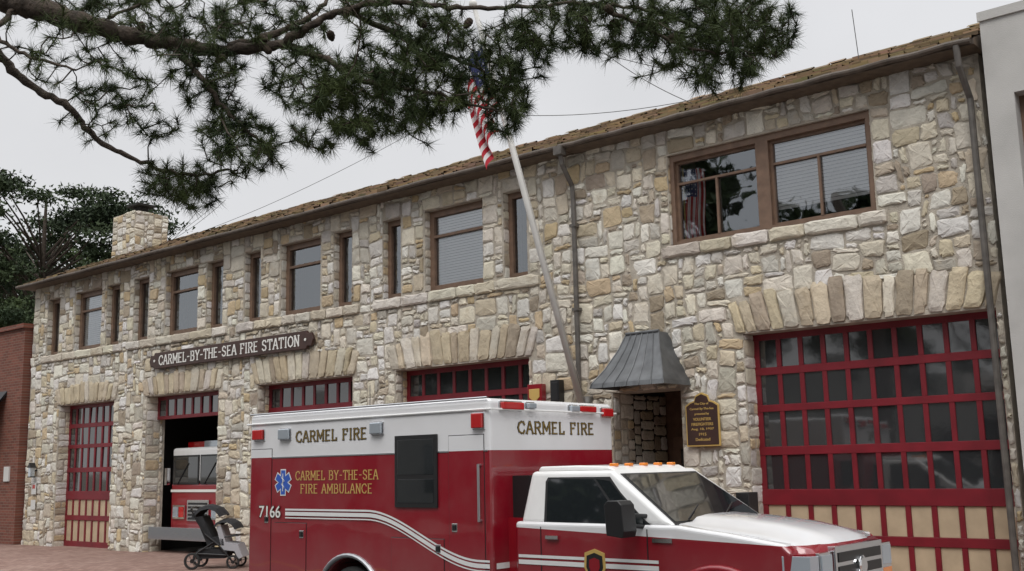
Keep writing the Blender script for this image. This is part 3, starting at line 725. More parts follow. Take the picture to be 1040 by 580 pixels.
q.box(cx-.006,cx+.006,YN-.012,YN-.009,cz-.11,cz+.11,'white'); q.tube([(cx+.03*math.sin(t*1.1),YN-.011,cz-.08+t*.014) for t in range(12)],.004,'white',4)
q.build('star_of_life',AM)

# --- cab
cy=.96
q=MB(['livcab'])
cab_prof=[(-7.43,.30),(-5.67,.30)]+arc(FW[0],FW[1],.60,165,8)+[(-4.38,.34),(-4.30,.93),(-4.38,1.00),(-4.9,1.075),(-5.45,1.14),(-7.43,1.15)]
q.prism(cab_prof,YC-cy,YC+cy,'livcab'); q.build('cab_body',AM,bevel=.05,seg=4)
q=MB(['livcab'])
def loft(q,secs,mn):
    n=len(secs[0]);V=[p for s_ in secs for p in s_];Fs=[]
    for i in range(len(secs)-1):
        for k in range(n-1): Fs.append((i*n+k,i*n+k+1,(i+1)*n+k+1,(i+1)*n+k))
    Fs.append(tuple(range(n)));Fs.append(tuple(range(len(secs)*n-1,(len(secs)-1)*n-1,-1)))
    q.add(V,Fs,mn)
def hs(x,ze,zc,w):
    ys=[-1,-.97,-.88,-.62,-.52,-.3,0,.3,.52,.62,.88,.97,1]; zz=[-.10,0,.25,.35,.8,1,1.02,1,.8,.35,.25,0,-.10]
    return [(x,YC+y*w,ze+(zc-ze)*z if z>-.05 else ze-.12) for y,z in zip(ys,zz)]
loft(q,[hs(-5.52,1.125,1.215,.90),hs(-5.1,1.10,1.19,.90),hs(-4.7,1.055,1.145,.885),hs(-4.4,1.0,1.085,.86),hs(-4.22,.94,1.02,.82),hs(-4.14,.85,.91,.78)],'livcab')
o=q.build('hood',AM,smooth=True)
m_=o.modifiers.new('es','EDGE_SPLIT'); m_.split_angle=math.radians(50)
NX=-.24
q=MB(['chrome','black','clearlens','amber','white','red'])
q.prism([(-4.40,YC-.95),(-4.20,YC-.90),(-4.16,YC-.80),(-4.16,YC+.80),(-4.20,YC+.90),(-4.40,YC+.95)],.50,.92,'red',ax='z')
q.box(-3.93+NX,-3.86+NX,YC-.53,YC+.53,.54,.96,'chrome')
for z in (.58,.70,.82): q.box(-3.858+NX,-3.852+NX,YC-.48,YC+.48,z,z+.085,'black')
q.lathe((-3.852+NX,YC,.765),(1,0,0),[(0,.09),(.02,.09),(.03,.07),(.03,.001)],'chrome',18)
for s in (-1,1):
    a,b=sorted((YC+s*.55,YC+s*.80))
    q.box(-3.93+NX,-3.885+NX,a,b,.60,.92,'chrome'); q.box(-3.885+NX,-3.872+NX,a+.02,b-.02,.72,.90,'clearlens'); q.box(-3.885+NX,-3.873+NX,a+.02,b-.02,.62,.69,'amber')
    P=[(-4.40,YC+s*.965),(-4.17,YC+s*.90),(-4.13,YC+s*.81),(-4.17,YC+s*.81),(-4.36,YC+s*.85)]
    q.prism(P,.66,.90,'clearlens',ax='z'); q.prism([(x+.003,YC+(y-YC)*1.002) for x,y in P],.60,.655,'amber',ax='z')
q.prism([(-4.30,YC-1.0),(-4.05,YC-.96),(-3.96,YC-.75),(-3.92,YC),(-3.96,YC+.75),(-4.05,YC+.96),(-4.30,YC+1.0)],.18,.46,'chrome',ax='z'); q.box(-3.96,-3.91,YC-.40,YC+.40,.24,.34,'black')
q.build('front_end',AM,bevel=.014,seg=3)
q=MB(['white','black'])
hb,ht=.925,.80
Vv=[]
for (pp,z,h) in (((-7.38,-5.50),1.13,hb),((-7.32,-6.28),1.66,ht)):
    for x in pp:
        for s in (-1,1): Vv.append((x,YC+s*h,z))
q.add(Vv,[(0,2,6,4),(1,5,7,3),(0,4,5,1),(2,3,7,6),(4,6,7,5),(0,1,3,2)],'white')
q.build('cab_greenhouse',AM,bevel=.045,seg=4)
q=MB(['white']); q.prism([(-7.32,1.655),(-6.30,1.655),(-6.40,1.70),(-6.8,1.715),(-7.28,1.71)],YC-.70,YC+.70,'white'); q.build('cab_roof',AM,bevel=.03,seg=3)
def onface(P0,P1,P2,P3,s,t,off):
    P0,P1,P2,P3=map(Vector,(P0,P1,P2,P3))
    a=P0.lerp(P1,s);b=P3.lerp(P2,s);p=a.lerp(b,t); n=(P1-P0).cross(P3-P0).normalized(); return p+n*off
def facepoly(q,P,st,mn,off,th=.004):
    A=[onface(*P,s,t,off+th) for s,t in st]; Bk=[onface(*P,s,t,off-.01) for s,t in st]; n=len(st)
    q.add(A+Bk,[tuple(range(n)),tuple(range(2*n-1,n-1,-1))]+[(i,i+n,(i+1)%n+n,(i+1)%n) for i in range(n)],mn)
q=MB(['carglass','black','chrome','white','paper'])
near=(Vv[0],Vv[2],Vv[6],Vv[4]); far=(Vv[3],Vv[1],Vv[5],Vv[7]); ws=(Vv[2],Vv[3],Vv[7],Vv[6])
facepoly(q,near,[(.17,.0),(.87,.0),(.86,.14),(.87,.60),(.91,.88),(.22,.88),(.19,.8)],'black',.001)
facepoly(q,near,[(.19,.03),(.70,.03),(.72,.84),(.24,.84),(.215,.78)],'carglass',.006)
facepoly(q,near,[(.725,.03),(.85,.03),(.85,.50),(.87,.80),(.745,.84)],'carglass',.006)
facepoly(q,far,[(.14,.02),(.83,.02),(.78,.88),(.10,.88)],'carglass',.003)
facepoly(q,ws,[(.03,.02),(.97,.02),(.95,.93),(.05,.93)],'black',.001)
facepoly(q,ws,[(.05,.06),(.95,.06),(.925,.90),(.075,.90)],'carglass',.006)
for y in (-4.9,-4.2): q.tube([(-5.50,y,1.19),(-5.66,y+.45,1.30)],.008,'black',5)
q.build('cab_glass',AM)
q=MB(['black','chrome','red'])
ys=YC-cy-.002
for x in (-7.08,-5.78): q.box(x-.005,x+.005,ys-.002,ys+.004,.40,1.10,'black')
q.box(-7.0,-6.84,ys-.03,ys,.98,1.015,'chrome')
q.box(-7.4,-5.7,ys-.16,ys+.1,.12,.17,'black')
q.box(-5.72,-5.5,ys-.012,ys,.98,1.02,'chrome')
q.build('cab_door_details',AM)
ribbon([(-7.38,.80),(-5.66,.80)],.03,'cab_stripe_1',ys-.004); ribbon([(-7.38,.74),(-5.66,.74)],.045,'cab_stripe_2',ys-.004)
q=MB(['gold','red','black']); sh=[(-6.52,.86),(-6.40,.90),(-6.28,.86),(-6.27,.72),(-6.32,.62),(-6.40,.56),(-6.48,.62),(-6.53,.72)]
q.prism(sh,ys-.010,ys-.001,'gold'); q.prism([(-6.4+(x+6.4)*.78,.73+(z-.73)*.78) for x,z in sh],ys-.013,ys-.0105,'black'); q.prism([(-6.4+(x+6.4)*.5,.73+(z-.73)*.5) for x,z in sh],ys-.016,ys-.0135,'red'); q.build('door_badge',AM)
q=MB(['red']); q.tube([(x,YC-cy-.01,z) for x,z in arc(FW[0],FW[1],.625,170,5,18)],.04,'red',10); q.build('fender_flare',AM,smooth=True)
q=MB(['black','chrome'])
q.prism([(-5.98,1.06),(-5.80,1.04),(-5.78,1.10),(-5.80,1.34),(-5.84,1.38),(-5.96,1.38),(-6.0,1.34)],-5.60,-5.38,'black')
q.tube([(-5.88,-5.40,1.14),(-5.82,-5.15,1.12)],.022,'black'); q.tube([(-5.88,-5.40,1.24),(-5.82,-5.13,1.22)],.022,'black')
q.box(-5.96,-5.80,-3.12,-2.90,1.08,1.38,'black')
q.tube([(-5.86,-3.10,1.2),(-5.80,-3.36,1.17)],.02,'black')
q.build('tow_mirrors',AM,bevel=.02,seg=3)
q=MB(['amber'])
for y in (-.55,-.28,0,.28,.55): q.box(-6.46,-6.38,YC+y-.035,YC+y+.035,1.695,1.73,'amber')
q.build('clearance_lights',AM,bevel=.012,seg=3)
def wheel(parent,c,r,w,name='wheel'):
    q=MB(['rubber','alu','black'])
    q.lathe(c,(0,1,0),[(-w/2,r*.60),(-w/2,r*.9),(-w*.4,r),(w*.4,r),(w/2,r*.9),(w/2,r*.60)],'rubber')
    q.lathe(c,(0,1,0),[(-w/2+.01,r*.60),(-w/2+.05,r*.5),(-w/2+.07,r*.25),(-w/2+.0,r*.2),(-w/2,0.001)],'alu')
    q.lathe(c,(0,1,0),[(w/2-.01,r*.60),(w/2-.05,r*.5),(w/2-.07,r*.001)],'black')
    q.build(name,parent)
wheel(AM,(RW[0],-5.19,.17),.43,.38,'wheel_0'); wheel(AM,(RW[0],-3.31,.17),.43,.38,'wheel_1'); wheel(AM,(FW[0],-5.05,.16),.42,.28,'wheel_2'); wheel(AM,(FW[0],-3.45,.16),.42,.28,'wheel_3')
q=MB(['black']); q.box(-11.6,-4.4,YC-.4,YC+.4,.05,.24,'black'); q.box(-9.0,-5.7,YC-.85,YC+.85,.1,.25,'black'); q.build('chassis',AM)

# ------------------------------------------------------------------ FIRE ENGINE (in bay 2)
FE=empty('fire_engine',(-22,3,-.15))
ML=['white','red','carglass','chrome','redlens','clearlens','black','whitetext','gold']
q=MB(ML)
x0,x1,y=-23.12,-20.75,.62
q.box(x0,x1,y,y+2.4,1.50,2.32,'white'); q.box(x0-.01,x1+.01,y-.01,y+2.4,.35,1.50,'red'); q.box(x0+.05,x1-.05,y+2.4,y+7.5,.4,2.2,'red')
q.build('cab_and_body',FE,bevel=.07,seg=3)
q=MB(ML)
for a,b in ((x0+.08,(x0+x1)/2-.03),((x0+x1)/2+.03,x1-.08)):
    q.box(a,b,y-.022,y+.02,1.46,2.14,'black'); q.box(a+.04,b-.04,y-.028,y-.0225,1.50,2.10,'carglass')
q.box(x0+.75,x1-.75,y-.05,y-.012,.62,1.10,'chrome')
for i in range(5): q.box(x0+.8,x1-.8,y-.056,y-.051,.65+i*.085,.70+i*.085,'black')
for a in (x0+.15,x1-.65):
    q.box(a,a+.5,y-.05,y-.012,.66,.98,'chrome'); q.box(a+.03,a+.23,y-.06,y-.051,.70,.94,'clearlens'); q.box(a+.27,a+.47,y-.06,y-.051,.70,.94,'redlens')
q.box(x0-.05,x1+.05,y-.55,y-.06,.22,.50,'chrome'); q.box(x0+.02,x1-.02,y-.03,y-.012,1.28,1.34,'whitetext')
q.box(x0+.2,x1-.2,y+.3,y+.6,2.32,2.46,'redlens'); q.box(x0+.9,x1-.9,y+.28,y+.62,2.32,2.47,'clearlens')
for a in (x0-.16,x1+.06): q.box(a,a+.10,y-.1,y+.0,1.45,1.85,'chrome')
for a in (x0+.3,x0+1.4): q.tube([(a,y-.035,1.46),(a+.45,y-.04,1.95)],.012,'black',5)
q.build('front_fittings',FE,bevel=.012)
for i,(wx,wy) in enumerate(((x0+.2,y+1.2),(x1-.2,y+1.2),(x0+.2,y+6),(x1-.2,y+6))):
    q=MB(['rubber','alu']); q.lathe((wx,wy,.33),(1,0,0),[(-.15,.2),(-.15,.45),(-.1,.48),(.1,.48),(.15,.45),(.15,.2)],'rubber'); q.lathe((wx,wy,.33),(1,0,0),[(-.14,.3),(.0,.28),(.14,.3)],'alu'); q.build('wheel_%d'%i,FE)

# ------------------------------------------------------------------ STROLLER
SR=empty('double_stroller',(-18.15,-1.5,-.10),math.radians(40))
q=MB(['black','rubber','fabric','fabric2','alu'])
def wl(c,r):
    q.lathe(c,(0,1,0),[(-.025,r*.72),(-.025,r*.93),(0,r),(.025,r*.93),(.025,r*.72),(-.025,r*.72)],'rubber',20)
    q.lathe(c,(0,1,0),[(-.015,r*.25),(.015,r*.25),(.015,.001)],'black',10); q.lathe(c,(0,1,0),[(-.016,.001),(-.016,r*.25)],'black',10)
    for k in range(6):
        a=k*math.pi/3; q.tube([c,(c[0]+r*.78*math.cos(a),c[1],c[2]+r*.78*math.sin(a))],.007,'alu',4)
for sy in (-.28,.28):
    wl((.40,sy,.13),.13); wl((-.38,sy,.16),.16)
    q.tube([(.40,sy,.13),(.12,sy,.45),(-.15,sy,.66),(-.30,sy,.9),(-.42,sy,1.12)],.018,'black',6)
    q.tube([(-.38,sy,.16),(-.25,sy,.34),(.05,sy,.52)],.016,'black',6); q.tube([(-.30,sy,.30),(.28,sy,.26)],.014,'black',6)
q.tube([(-.42,-.28,1.12),(-.45,-.15,1.16),(-.45,.15,1.16),(-.42,.28,1.12)],.022,'black',8)
q.tube([(.40,-.28,.13),(.40,.28,.13)],.01,'alu',6); q.tube([(-.38,-.28,.16),(-.38,.28,.16)],.01,'alu',6)
q.prism([(-.34,.98),(-.22,1.0),(-.02,.60),(.20,.56),(.22,.44),(-.10,.44)],-.26,.26,'fabric',ax='y')
q.prism([(.06,.80),(.14,.82),(.25,.50),(.48,.46),(.58,.22),(.50,.18),(.42,.33),(.18,.36)],-.26,.26,'fabric2',ax='y')
q.prism([(-.32,.20),(.24,.20),(.30,.38),(-.28,.38)],-.25,.25,'fabric',ax='y')
def canopy(cx,cz,r,a0,a1,mn):
    n=9;P=[]
    for i in range(n+1):
        a=math.radians(a0+(a1-a0)*i/n); rr=r*(1+.025*(i%2))
        P.append([(cx+rr*math.cos(a)*k,s_,cz+rr*math.sin(a)*k) for s_,k in ((-.29,.78),(-.24,.97),(0,1.04),(.24,.97),(.29,.78))])
    V=[p for s_ in P for p in s_];Fs=[(i*5+k,i*5+k+1,(i+1)*5+k+1,(i+1)*5+k) for i in range(n) for k in range(4)]
    q.add(V,Fs,mn)
canopy(-.12,.86,.34,165,25,'fabric'); canopy(.22,.66,.27,145,20,'fabric')
q.tube([(.22,-.25,.60),(.46,-.22,.62),(.46,.22,.62),(.22,.25,.60)],.016,'black',6)
q.build('stroller_frame_and_seats',SR,local=True)

# ------------------------------------------------------------------ FLAGPOLE + FLAG
FP=empty('flagpole',(-10.26,-.1,2.69))
q=MB(['pole','gold','pipe'])
pb0=Vector((-10.24,-.12,2.55)); pt=Vector((-10.68,-2.1,8.9))
q.tube([pb0,pb0.lerp(pt,.5),pt],[.055,.048,.032],'pole',12); q.lathe(pt,(pt-pb0),[(0,.03),(.03,.06),(.07,.07),(.12,.05),(.14,.001)],'pole',12)
q.box(-10.36,-10.12,-.14,0,2.45,2.80,'pipe'); q.tube([pb0+Vector((.06,0,.1)),pt+Vector((.05,0,0))],.006,'pole',4)
q.build('pole',FP,smooth=True)
def flagmat():
    m,nt,b=mat('flag_cloth'); at=nd(nt,'ShaderNodeAttribute',attribute_name='Col'); nt.links.new(at.outputs['Color'],b.inputs['Base Color']); b.inputs['Roughness'].default_value=.8; return m
MT['flag']=flagmat()
def stripecol(u,v,i,j):
    c=(.42,.015,.03,1) if int(v*13)%2==0 else (.70,.68,.68,1)
    if u<.4 and v<7/13:
        c=(.025,.03,.12,1)
        if (i%4==1) and (j%4==1): c=(.5,.5,.55,1)
    return c
def gridflag(name,parent,pos,NU=60,NV=39):
    V=[pos(i/NU,j/NV) for j in range(NV+1) for i in range(NU+1)]; fs=[];cols=[]
    for j in range(NV):
        for i in range(NU):
            fs.append((j*(NU+1)+i,j*(NU+1)+i+1,(j+1)*(NU+1)+i+1,(j+1)*(NU+1)+i)); cols+=[stripecol((i+.5)/NU,(j+.5)/NV,i,j)]*4
    me=bpy.data.meshes.new(name); me.from_pydata(V,[],fs); me.materials.append(MT['flag']); colattr(me,cols)
    me.polygons.foreach_set('use_smooth',[True]*len(me.polygons)); o=bpy.data.objects.new(name,me); COL.objects.link(o); attach(o,parent)
FL=empty('american_flag',(-10.8,-1.9,7.5))
d=(pt-pb0).normalized(); P0=pb0.lerp(pt,.93)
def fpos(u,v):
    base=P0-d*(v*1.10); sl=1-math.exp(-3*u)
    return (base.x-.30*sl*(1-.35*v)+.045*math.sin(u*11+v*2.5), base.y+.12*math.sin(u*15+v*2.5)*min(1,u*4)*(.6+.4*v)-.05*u, base.z-u*1.08-.03*math.sin(u*17+v*3))
gridflag('cloth',FL,fpos)
FI=empty('american_flag',(-8.2,.3,5.6))
gridflag('cloth',FI,lambda u,v:(-8.40+v*.36+.02*math.sin(u*6),.235+.03*math.sin(v*16),6.27-u*1.12-.05*v))
q=MB(['gold']); q.tube([(-8.42,.24,4.9),(-8.42,.24,6.3)],.012,'gold',8); q.build('staff',FI)

# ------------------------------------------------------------------ OVERHANGING PINE
# The limb sprays out in a tilted slab of space above the street; (a,b,c) = steps along / down / across that slab.
YAW,PIT,ROL=math.radians(40.086),math.radians(9.6),math.radians(-1.208)
Fv=Vector((-math.sin(YAW)*math.cos(PIT),math.cos(YAW)*math.cos(PIT),math.sin(PIT))); Rv=Vector((math.cos(YAW),math.sin(YAW),0)); Uv=Rv.cross(Fv)
Rv,Uv=Rv*math.cos(ROL)+Uv*math.sin(ROL),Uv*math.cos(ROL)-Rv*math.sin(ROL)
TO=Vector((0,-14,1.72))+Fv*7.5; K=7.5/1085.5
def tp(a,b,c=0): return np.array(TO+Rv*((a-520)*K)+Uv*((290-b)*K)+Fv*c)
PT=empty('overhanging_pine_tree',(-14,-9,0))
limbs=[
 ([(-420,260,.8),(-330,60,.7),(-220,-40,.5),(-100,-35,.3),(-30,-14,.1),(20,4,0),(75,20,0),(130,36,0),(175,44,0),(230,51,0),(285,46,-.05),(318,30,-.1),(350,14,-.1),(400,8,-.15),(465,14,-.15),(530,10,-.1),(600,4,0),(665,10,.05),(720,28,.1)],.14,.012),
 ([(-100,-35,.3),(-30,40,.35),(0,72,.4),(45,100,.4),(75,132,.4),(120,156,.35),(172,173,.3),(230,168,.3)],.04,.008),
 ([(20,4,0),(10,40,-.2),(40,62,-.25),(95,80,-.3)],.022,.007),
 ([(175,44,0),(205,78,-.1),(232,112,-.15),(262,140,-.2),(282,165,-.2)],.026,.007),
 ([(285,46,-.05),(330,62,-.1),(380,88,-.15),(440,100,-.2),(505,118,-.2)],.028,.008),
 ([(350,14,-.1),(420,40,.1),(480,62,.2),(525,90,.25)],.022,.007),
 ([(120,36,0),(105,15,.1),(150,-10,.2)],.02,.008),
 ([(600,4,0),(650,30,-.1),(700,55,-.15),(760,60,-.2)],.018,.006),
 ([(230,51,0),(300,10,.3),(330,-30,.5)],.03,.01),
 ([(172,173,.3),(165,195,.3)],.012,.006),
]
nodes=[]
bm_=MB(['bark'])
for pts,r0,r1 in limbs:
    P=[tp(*p) for p in pts]; Q=[];n=len(P)
    for i in range(n-1):
        m=8
        for k in range(m):
            t=k/m; p0=P[max(i-1,0)];p1=P[i];p2=P[i+1];p3=P[min(i+2,n-1)]
            q_=.5*((2*p1)+(-p0+p2)*t+(2*p0-5*p1+4*p2-p3)*t*t+(-p0+3*p1-3*p2+p3)*t**3)
            Q.append(q_+RNG.normal(0,.007,3))
    Q.append(P[-1]); N=len(Q)
    if r0>.1: rr=[max(.012,.125*math.exp(-max(0,i-24)/44)) for i in range(N)]
    else: rr=[r0+(r1-r0)*i/(N-1) for i in range(N)]
    rr=[r*(1+.10*math.sin(i*1.7)+random.uniform(-.07,.07)) for i,r in enumerate(rr)]
    bm_.tube(Q,rr,'bark',9)
    nodes+=list(Q)
tb=tp(-420,260,.8); bm_.tube([(tb[0]-.3,tb[1]-.2,-.4),(tb[0]-.2,tb[1]-.1,1.5),tuple(tb+np.array([0,0,.1])),(tb[0]-.1,tb[1]+.1,tb[2]+2.5),(tb[0]-.6,tb[1]+.3,tb[2]+5)],[.5,.42,.36,.28,.12],'bark',16)
clusters=[
 (60,50,70,35,30,0,.5),(130,18,60,28,50,.1,.4),(215,35,60,30,60,0,.4),(270,15,60,28,64,.2,.5),(160,-12,150,15,50,.3,.5),(60,-5,70,14,24,.2,.4),
 (165,180,42,22,64,.3,.3),(185,195,22,16,26,.3,.25),(60,120,40,18,10,.4,.2),(115,95,45,26,40,-.2,.35),(150,125,30,15,16,.1,.3),
 (255,150,36,32,76,-.15,.35),(225,115,28,28,40,0,.3),(210,78,40,18,40,-.1,.3),
 (320,85,45,35,90,-.1,.4),(365,105,42,38,115,-.15,.4),(340,140,45,16,36,-.1,.3),(400,60,50,30,85,0,.45),
 (430,95,42,34,100,-.1,.35),(514,100,24,40,84,0,.25),(475,88,20,26,26,-.2,.2),(450,38,50,24,66,.1,.4),(520,45,30,26,50,.1,.3),(415,130,40,16,34,-.2,.3),(400,8,70,18,64,0,.4),
 (560,25,50,24,76,0,.4),(620,30,50,26,84,0,.4),(690,40,52,34,116,0,.45),(750,42,42,34,104,-.1,.4),(785,35,20,26,34,-.1,.3),(650,-5,120,14,70,.1,.4),(730,80,32,14,32,-.1,.3),(545,60,14,26,16,.1,.2),(745,5,40,16,40,0,.4)]
tufts=[]
for a,b,ra,rb,n,dp_,ds in clusters:
    n=int(n*1.15)
    for _ in range(n):
        while True:
            x,y_=random.uniform(-1,1),random.uniform(-1,1)
            if x*x+y_*y_<1: break
        tufts.append(tp(a+x*ra,b+y_*rb,dp_+random.gauss(0,ds*.6)))
tufts=np.array(tufts); nodes=np.array(nodes)
d0=np.sqrt(((tufts[:,None]-nodes[None])**2).sum(-1)).min(1); tufts=tufts[np.argsort(d0)]
arr=np.zeros((len(nodes)+len(tufts)*6,3)); cnt=len(nodes); arr[:cnt]=nodes
dirs=[]
for t in tufts:
    dd=((arr[:cnt]-t)**2).sum(1); k=int(dd.argmin()); p=arr[k].copy(); L=math.sqrt(dd[k])
    L=max(L,.02); mseg=max(1,min(5,int(L/.07))); pts=[p]
    bend=RNG.normal(0,.12*L,3); bend[2]-=.05*L
    for i in range(1,mseg+1):
        s_=i/mseg; pts.append(p+(t-p)*s_+bend*math.sin(math.pi*s_))
        arr[cnt]=pts[-1]; cnt+=1
    r=.0035+.006*min(1,L/.5); bm_.tube(pts,[r*(1-.5*i/len(pts)) for i in range(len(pts))],'bark',4,cap=False)
    dv=pts[-1]-pts[-2]; dv/= (np.linalg.norm(dv)+1e-6); dirs.append(dv)
bm_.build('trunk_and_limbs',PT,smooth=True)
dirs=np.array(dirs)
def needles(pos,dr,per,l0,l1,w,cone=.85):
    n=len(pos); A=np.repeat(pos,per,0); D=np.repeat(dr,per,0); N=n*per
    rnd=RNG.normal(0,1,(N,3)); rnd/=np.linalg.norm(rnd,axis=1,keepdims=True)
    d=D*RNG.uniform(.1,1.1,(N,1))+rnd*cone; d[:,2]+=.12; d/=np.linalg.norm(d,axis=1,keepdims=True)
    L=RNG.uniform(l0,l1,(N,1)); st=A-D*RNG.uniform(0,.07,(N,1))
    side=np.cross(d,RNG.normal(0,1,(N,3))); side/=np.linalg.norm(side,axis=1,keepdims=True)
    tip=st+d*L; tip[:,2]-=.012
    V=np.empty((N,3,3)); V[:,0]=st-side*w/2; V[:,1]=st+side*w/2; V[:,2]=tip
    return V.reshape(-1,3)
fastmesh('needles',needles(tufts,dirs,60,.06,.125,.0045),3,'needle',PT)
q=MB(['cone'])
for a,b in [(268,40),(276,50),(288,42),(355,20),(362,10),(300,28),(430,25),(205,66),(618,14),(625,24),(680,44),(230,60),(150,30),(475,30),(337,38),(395,20)]:
    c=Vector(tp(a+random.uniform(-3,3),b+random.uniform(-3,3),random.uniform(-.15,.05))); ax=Vector((random.gauss(0,1),random.gauss(0,1),random.gauss(-.5,.6))).normalized()
    q.lathe(c,ax,[(-.045,.004),(-.04,.018),(-.02,.030),(-.018,.026),(.0,.031),(.002,.027),(.02,.024),(.022,.02),(.038,.012),(.045,.001)],'cone',9)
q.build('pine_cones',PT)

# ------------------------------------------------------------------ BACKGROUND TREES
def tree(name,base,h,crown,leafn,lsize,mn,clumps=120,trunk=.35,flat=.6,gap=-.12,cs=(.08,.18)):
    T=empty(name,base); q=MB(['bark']); bx,by,bz=base
    top=Vector((bx+crown[0],by+crown[1],bz+h*.93)); b0=Vector(base)
    q.tube([b0,b0.lerp(top,.4)+Vector((.2,.1,0)),b0.lerp(top,.75),top],[trunk,trunk*.75,trunk*.4,.05],'bark',10)
    cz0,rx,rz=crown[2],crown[3],crown[4]; cen=np.array([bx+crown[0],by+crown[1],bz+cz0])
    cl=[]
    while len(cl)<clumps:
        p=RNG.uniform(-1,1,3); r=np.linalg.norm(p)
        if r>1 or r<.35: continue
        if mnoise.noise(Vector(p*2.2)+Vector((bx,0,0)))<gap: continue
        cl.append(cen+p*np.array([rx,rx,rz]))
    cl=np.array(cl); sizes=RNG.uniform(cs[0],cs[1],len(cl))*rx
    for c in cl[:60]:
        s_=b0.lerp(top,max(.35,min(.9,(c[2]-bz)/h-.12))); q.tube([s_,s_.lerp(Vector(c),.5)+Vector((0,0,.2)),Vector(c)],[trunk*.22,trunk*.12,.02],'bark',5)
    q.build('trunk',T)
    per=leafn//len(cl); A=np.repeat(cl,per,0); Z=np.repeat(sizes,per)[:,None]
    P=A+RNG.normal(0,1,A.shape)*Z*np.array([1,1,flat])*.6
    N=len(P); d1=RNG.normal(0,1,(N,3)); d1/=np.linalg.norm(d1,axis=1,keepdims=True); d2=np.cross(d1,RNG.normal(0,1,(N,3))); d2/=np.linalg.norm(d2,axis=1,keepdims=True)
    s=lsize*RNG.uniform(.6,1.3,(N,1)); V=np.empty((N,3,3)); V[:,0]=P-d2*s*.3; V[:,1]=P+d2*s*.3; V[:,2]=P+d1*s
    fastmesh('foliage',V.reshape(-1,3),3,mn,T)
tree('pine_tree',(-47.5,9,-.3),16.0,(0,0,12.0,6.8,3.6),46000,.19,'leafpine',105,flat=.28,gap=.10,cs=(.08,.17))
tree('cypress_tree',(-38.0,10,-.3),11.3,(0,0,9.3,3.2,2.2),24000,.16,'leafpine',48,flat=.32,gap=.08)
tree('pine_tree',(-57,14,-.3),17,(0,0,11,7,4),22000,.26,'leafdark',70,flat=.35,gap=.08)
tree('oak_tree',(-41,4.5,-.3),9,(0,0,6.3,4.0,2.3),40000,.15,'leafdark',100)
for i,(x,y,h) in enumerate([(-34,-27,12),(-25,-29,17),(-16,-27,13),(-5,-29,12),(5,-27,11),(14,-28,14),(-44,-29,12),(24,-28,12)]):  # unseen trees behind the camera, placed and sized to reflect in the windows
    tree('reflected_street_tree',(x,y,-.3),h,(0,0,h*.68,4.2,h*.28),8000,.5,'leafdark',70,gap=.05)
OB=empty('reflected_row_across_street',(-10,-36,0)); q=MB(['stucco','brown','doorglass'])  # unseen building row, added to give glass and paint dark reflections
q.box(-60,-12,-45,-33,-.3,6,'stucco'); q.box(-11.5,40,-45,-33,-.3,5,'brown')
for i in range(14): q.box(-57+i*7,-53+i*7,-33,-32.95,.6,2.8,'doorglass')
q.build('walls',OB)

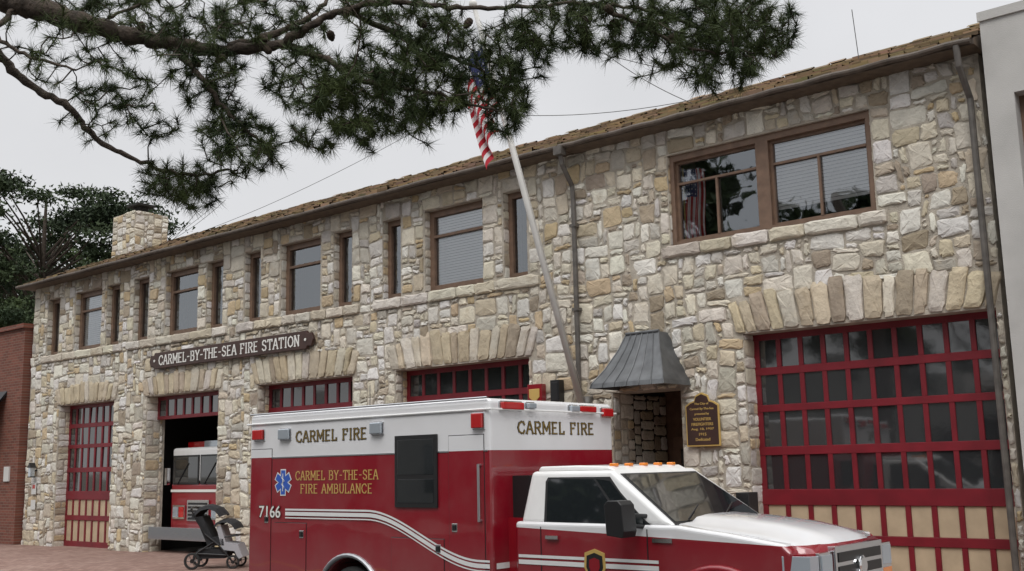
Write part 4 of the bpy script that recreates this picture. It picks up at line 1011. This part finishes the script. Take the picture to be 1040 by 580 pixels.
# ------------------------------------------------------------------ sky, sun, camera
w=bpy.data.worlds.new('World'); scene.world=w; w.use_nodes=True; nt=w.node_tree
bg=nt.nodes['Background']; bg.inputs['Strength'].default_value=.1
el,az=math.radians(52),math.radians(150)
sky=nd(nt,'ShaderNodeTexSky'); sky.sky_type='NISHITA'; sky.sun_disc=False; sky.sun_elevation=el; sky.sun_rotation=az
tc=nd(nt,'ShaderNodeTexCoord'); sp=nd(nt,'ShaderNodeSeparateXYZ'); nt.links.new(tc.outputs['Generated'],sp.inputs[0])
cr=nd(nt,'ShaderNodeValToRGB'); e=cr.color_ramp.elements
e[0].position=0;e[0].color=(.78,.78,.785,1);e[1].position=1;e[1].color=(1,1,1,1)
x_=e.new(.5);x_.color=(.75,.753,.775,1)
nt.links.new(sp.outputs['Z'],cr.inputs[0])
zr=nd(nt,'ShaderNodeMapRange'); zr.inputs['From Min'].default_value=.5; zr.inputs['From Max'].default_value=1; zr.inputs['To Min'].default_value=10; zr.inputs['To Max'].default_value=26
nt.links.new(sp.outputs['Z'],zr.inputs['Value'])
no=nd(nt,'ShaderNodeTexNoise'); no.inputs['Scale'].default_value=2.2; no.inputs['Detail'].default_value=5; nt.links.new(tc.outputs['Generated'],no.inputs['Vector'])
nr=nd(nt,'ShaderNodeMapRange'); nr.inputs['From Min'].default_value=.3; nr.inputs['From Max'].default_value=.7; nr.inputs['To Min'].default_value=.92; nr.inputs['To Max'].default_value=1.08
nt.links.new(no.outputs['Fac'],nr.inputs['Value'])
mu=nd(nt,'ShaderNodeMath',operation='MULTIPLY'); nt.links.new(zr.outputs[0],mu.inputs[0]); nt.links.new(nr.outputs[0],mu.inputs[1])
vs=nd(nt,'ShaderNodeVectorMath',operation='SCALE'); nt.links.new(cr.outputs[0],vs.inputs[0]); nt.links.new(mu.outputs[0],vs.inputs['Scale'])
mx=nd(nt,'ShaderNodeMix',data_type='RGBA'); mx.inputs['Factor'].default_value=.95
nt.links.new(sky.outputs[0],mx.inputs['A']); nt.links.new(vs.outputs[0],mx.inputs['B']); nt.links.new(mx.outputs['Result'],bg.inputs['Color'])
sl=bpy.data.lights.new('sun','SUN'); sl.energy=1.4; sl.angle=math.radians(28); sl.color=(1,.975,.945)
so=bpy.data.objects.new('sun',sl); COL.objects.link(so)
sd=Vector((math.sin(az)*math.cos(el),math.cos(az)*math.cos(el),math.sin(el))); so.rotation_euler=sd.to_track_quat('Z','Y').to_euler(); so.location=(0,0,30)
cam=bpy.data.cameras.new('camera'); cam.lens=36*1085.5/1040; cam.sensor_width=36; cam.clip_end=2000
co=bpy.data.objects.new('camera',cam); COL.objects.link(co)
M=Matrix((Rv,Uv,-Fv)).transposed().to_4x4(); M.translation=Vector((0,-14,1.72)); co.matrix_world=M
scene.camera=co
scene.view_settings.view_transform='Standard'; scene.view_settings.look='None'; scene.view_settings.exposure=0
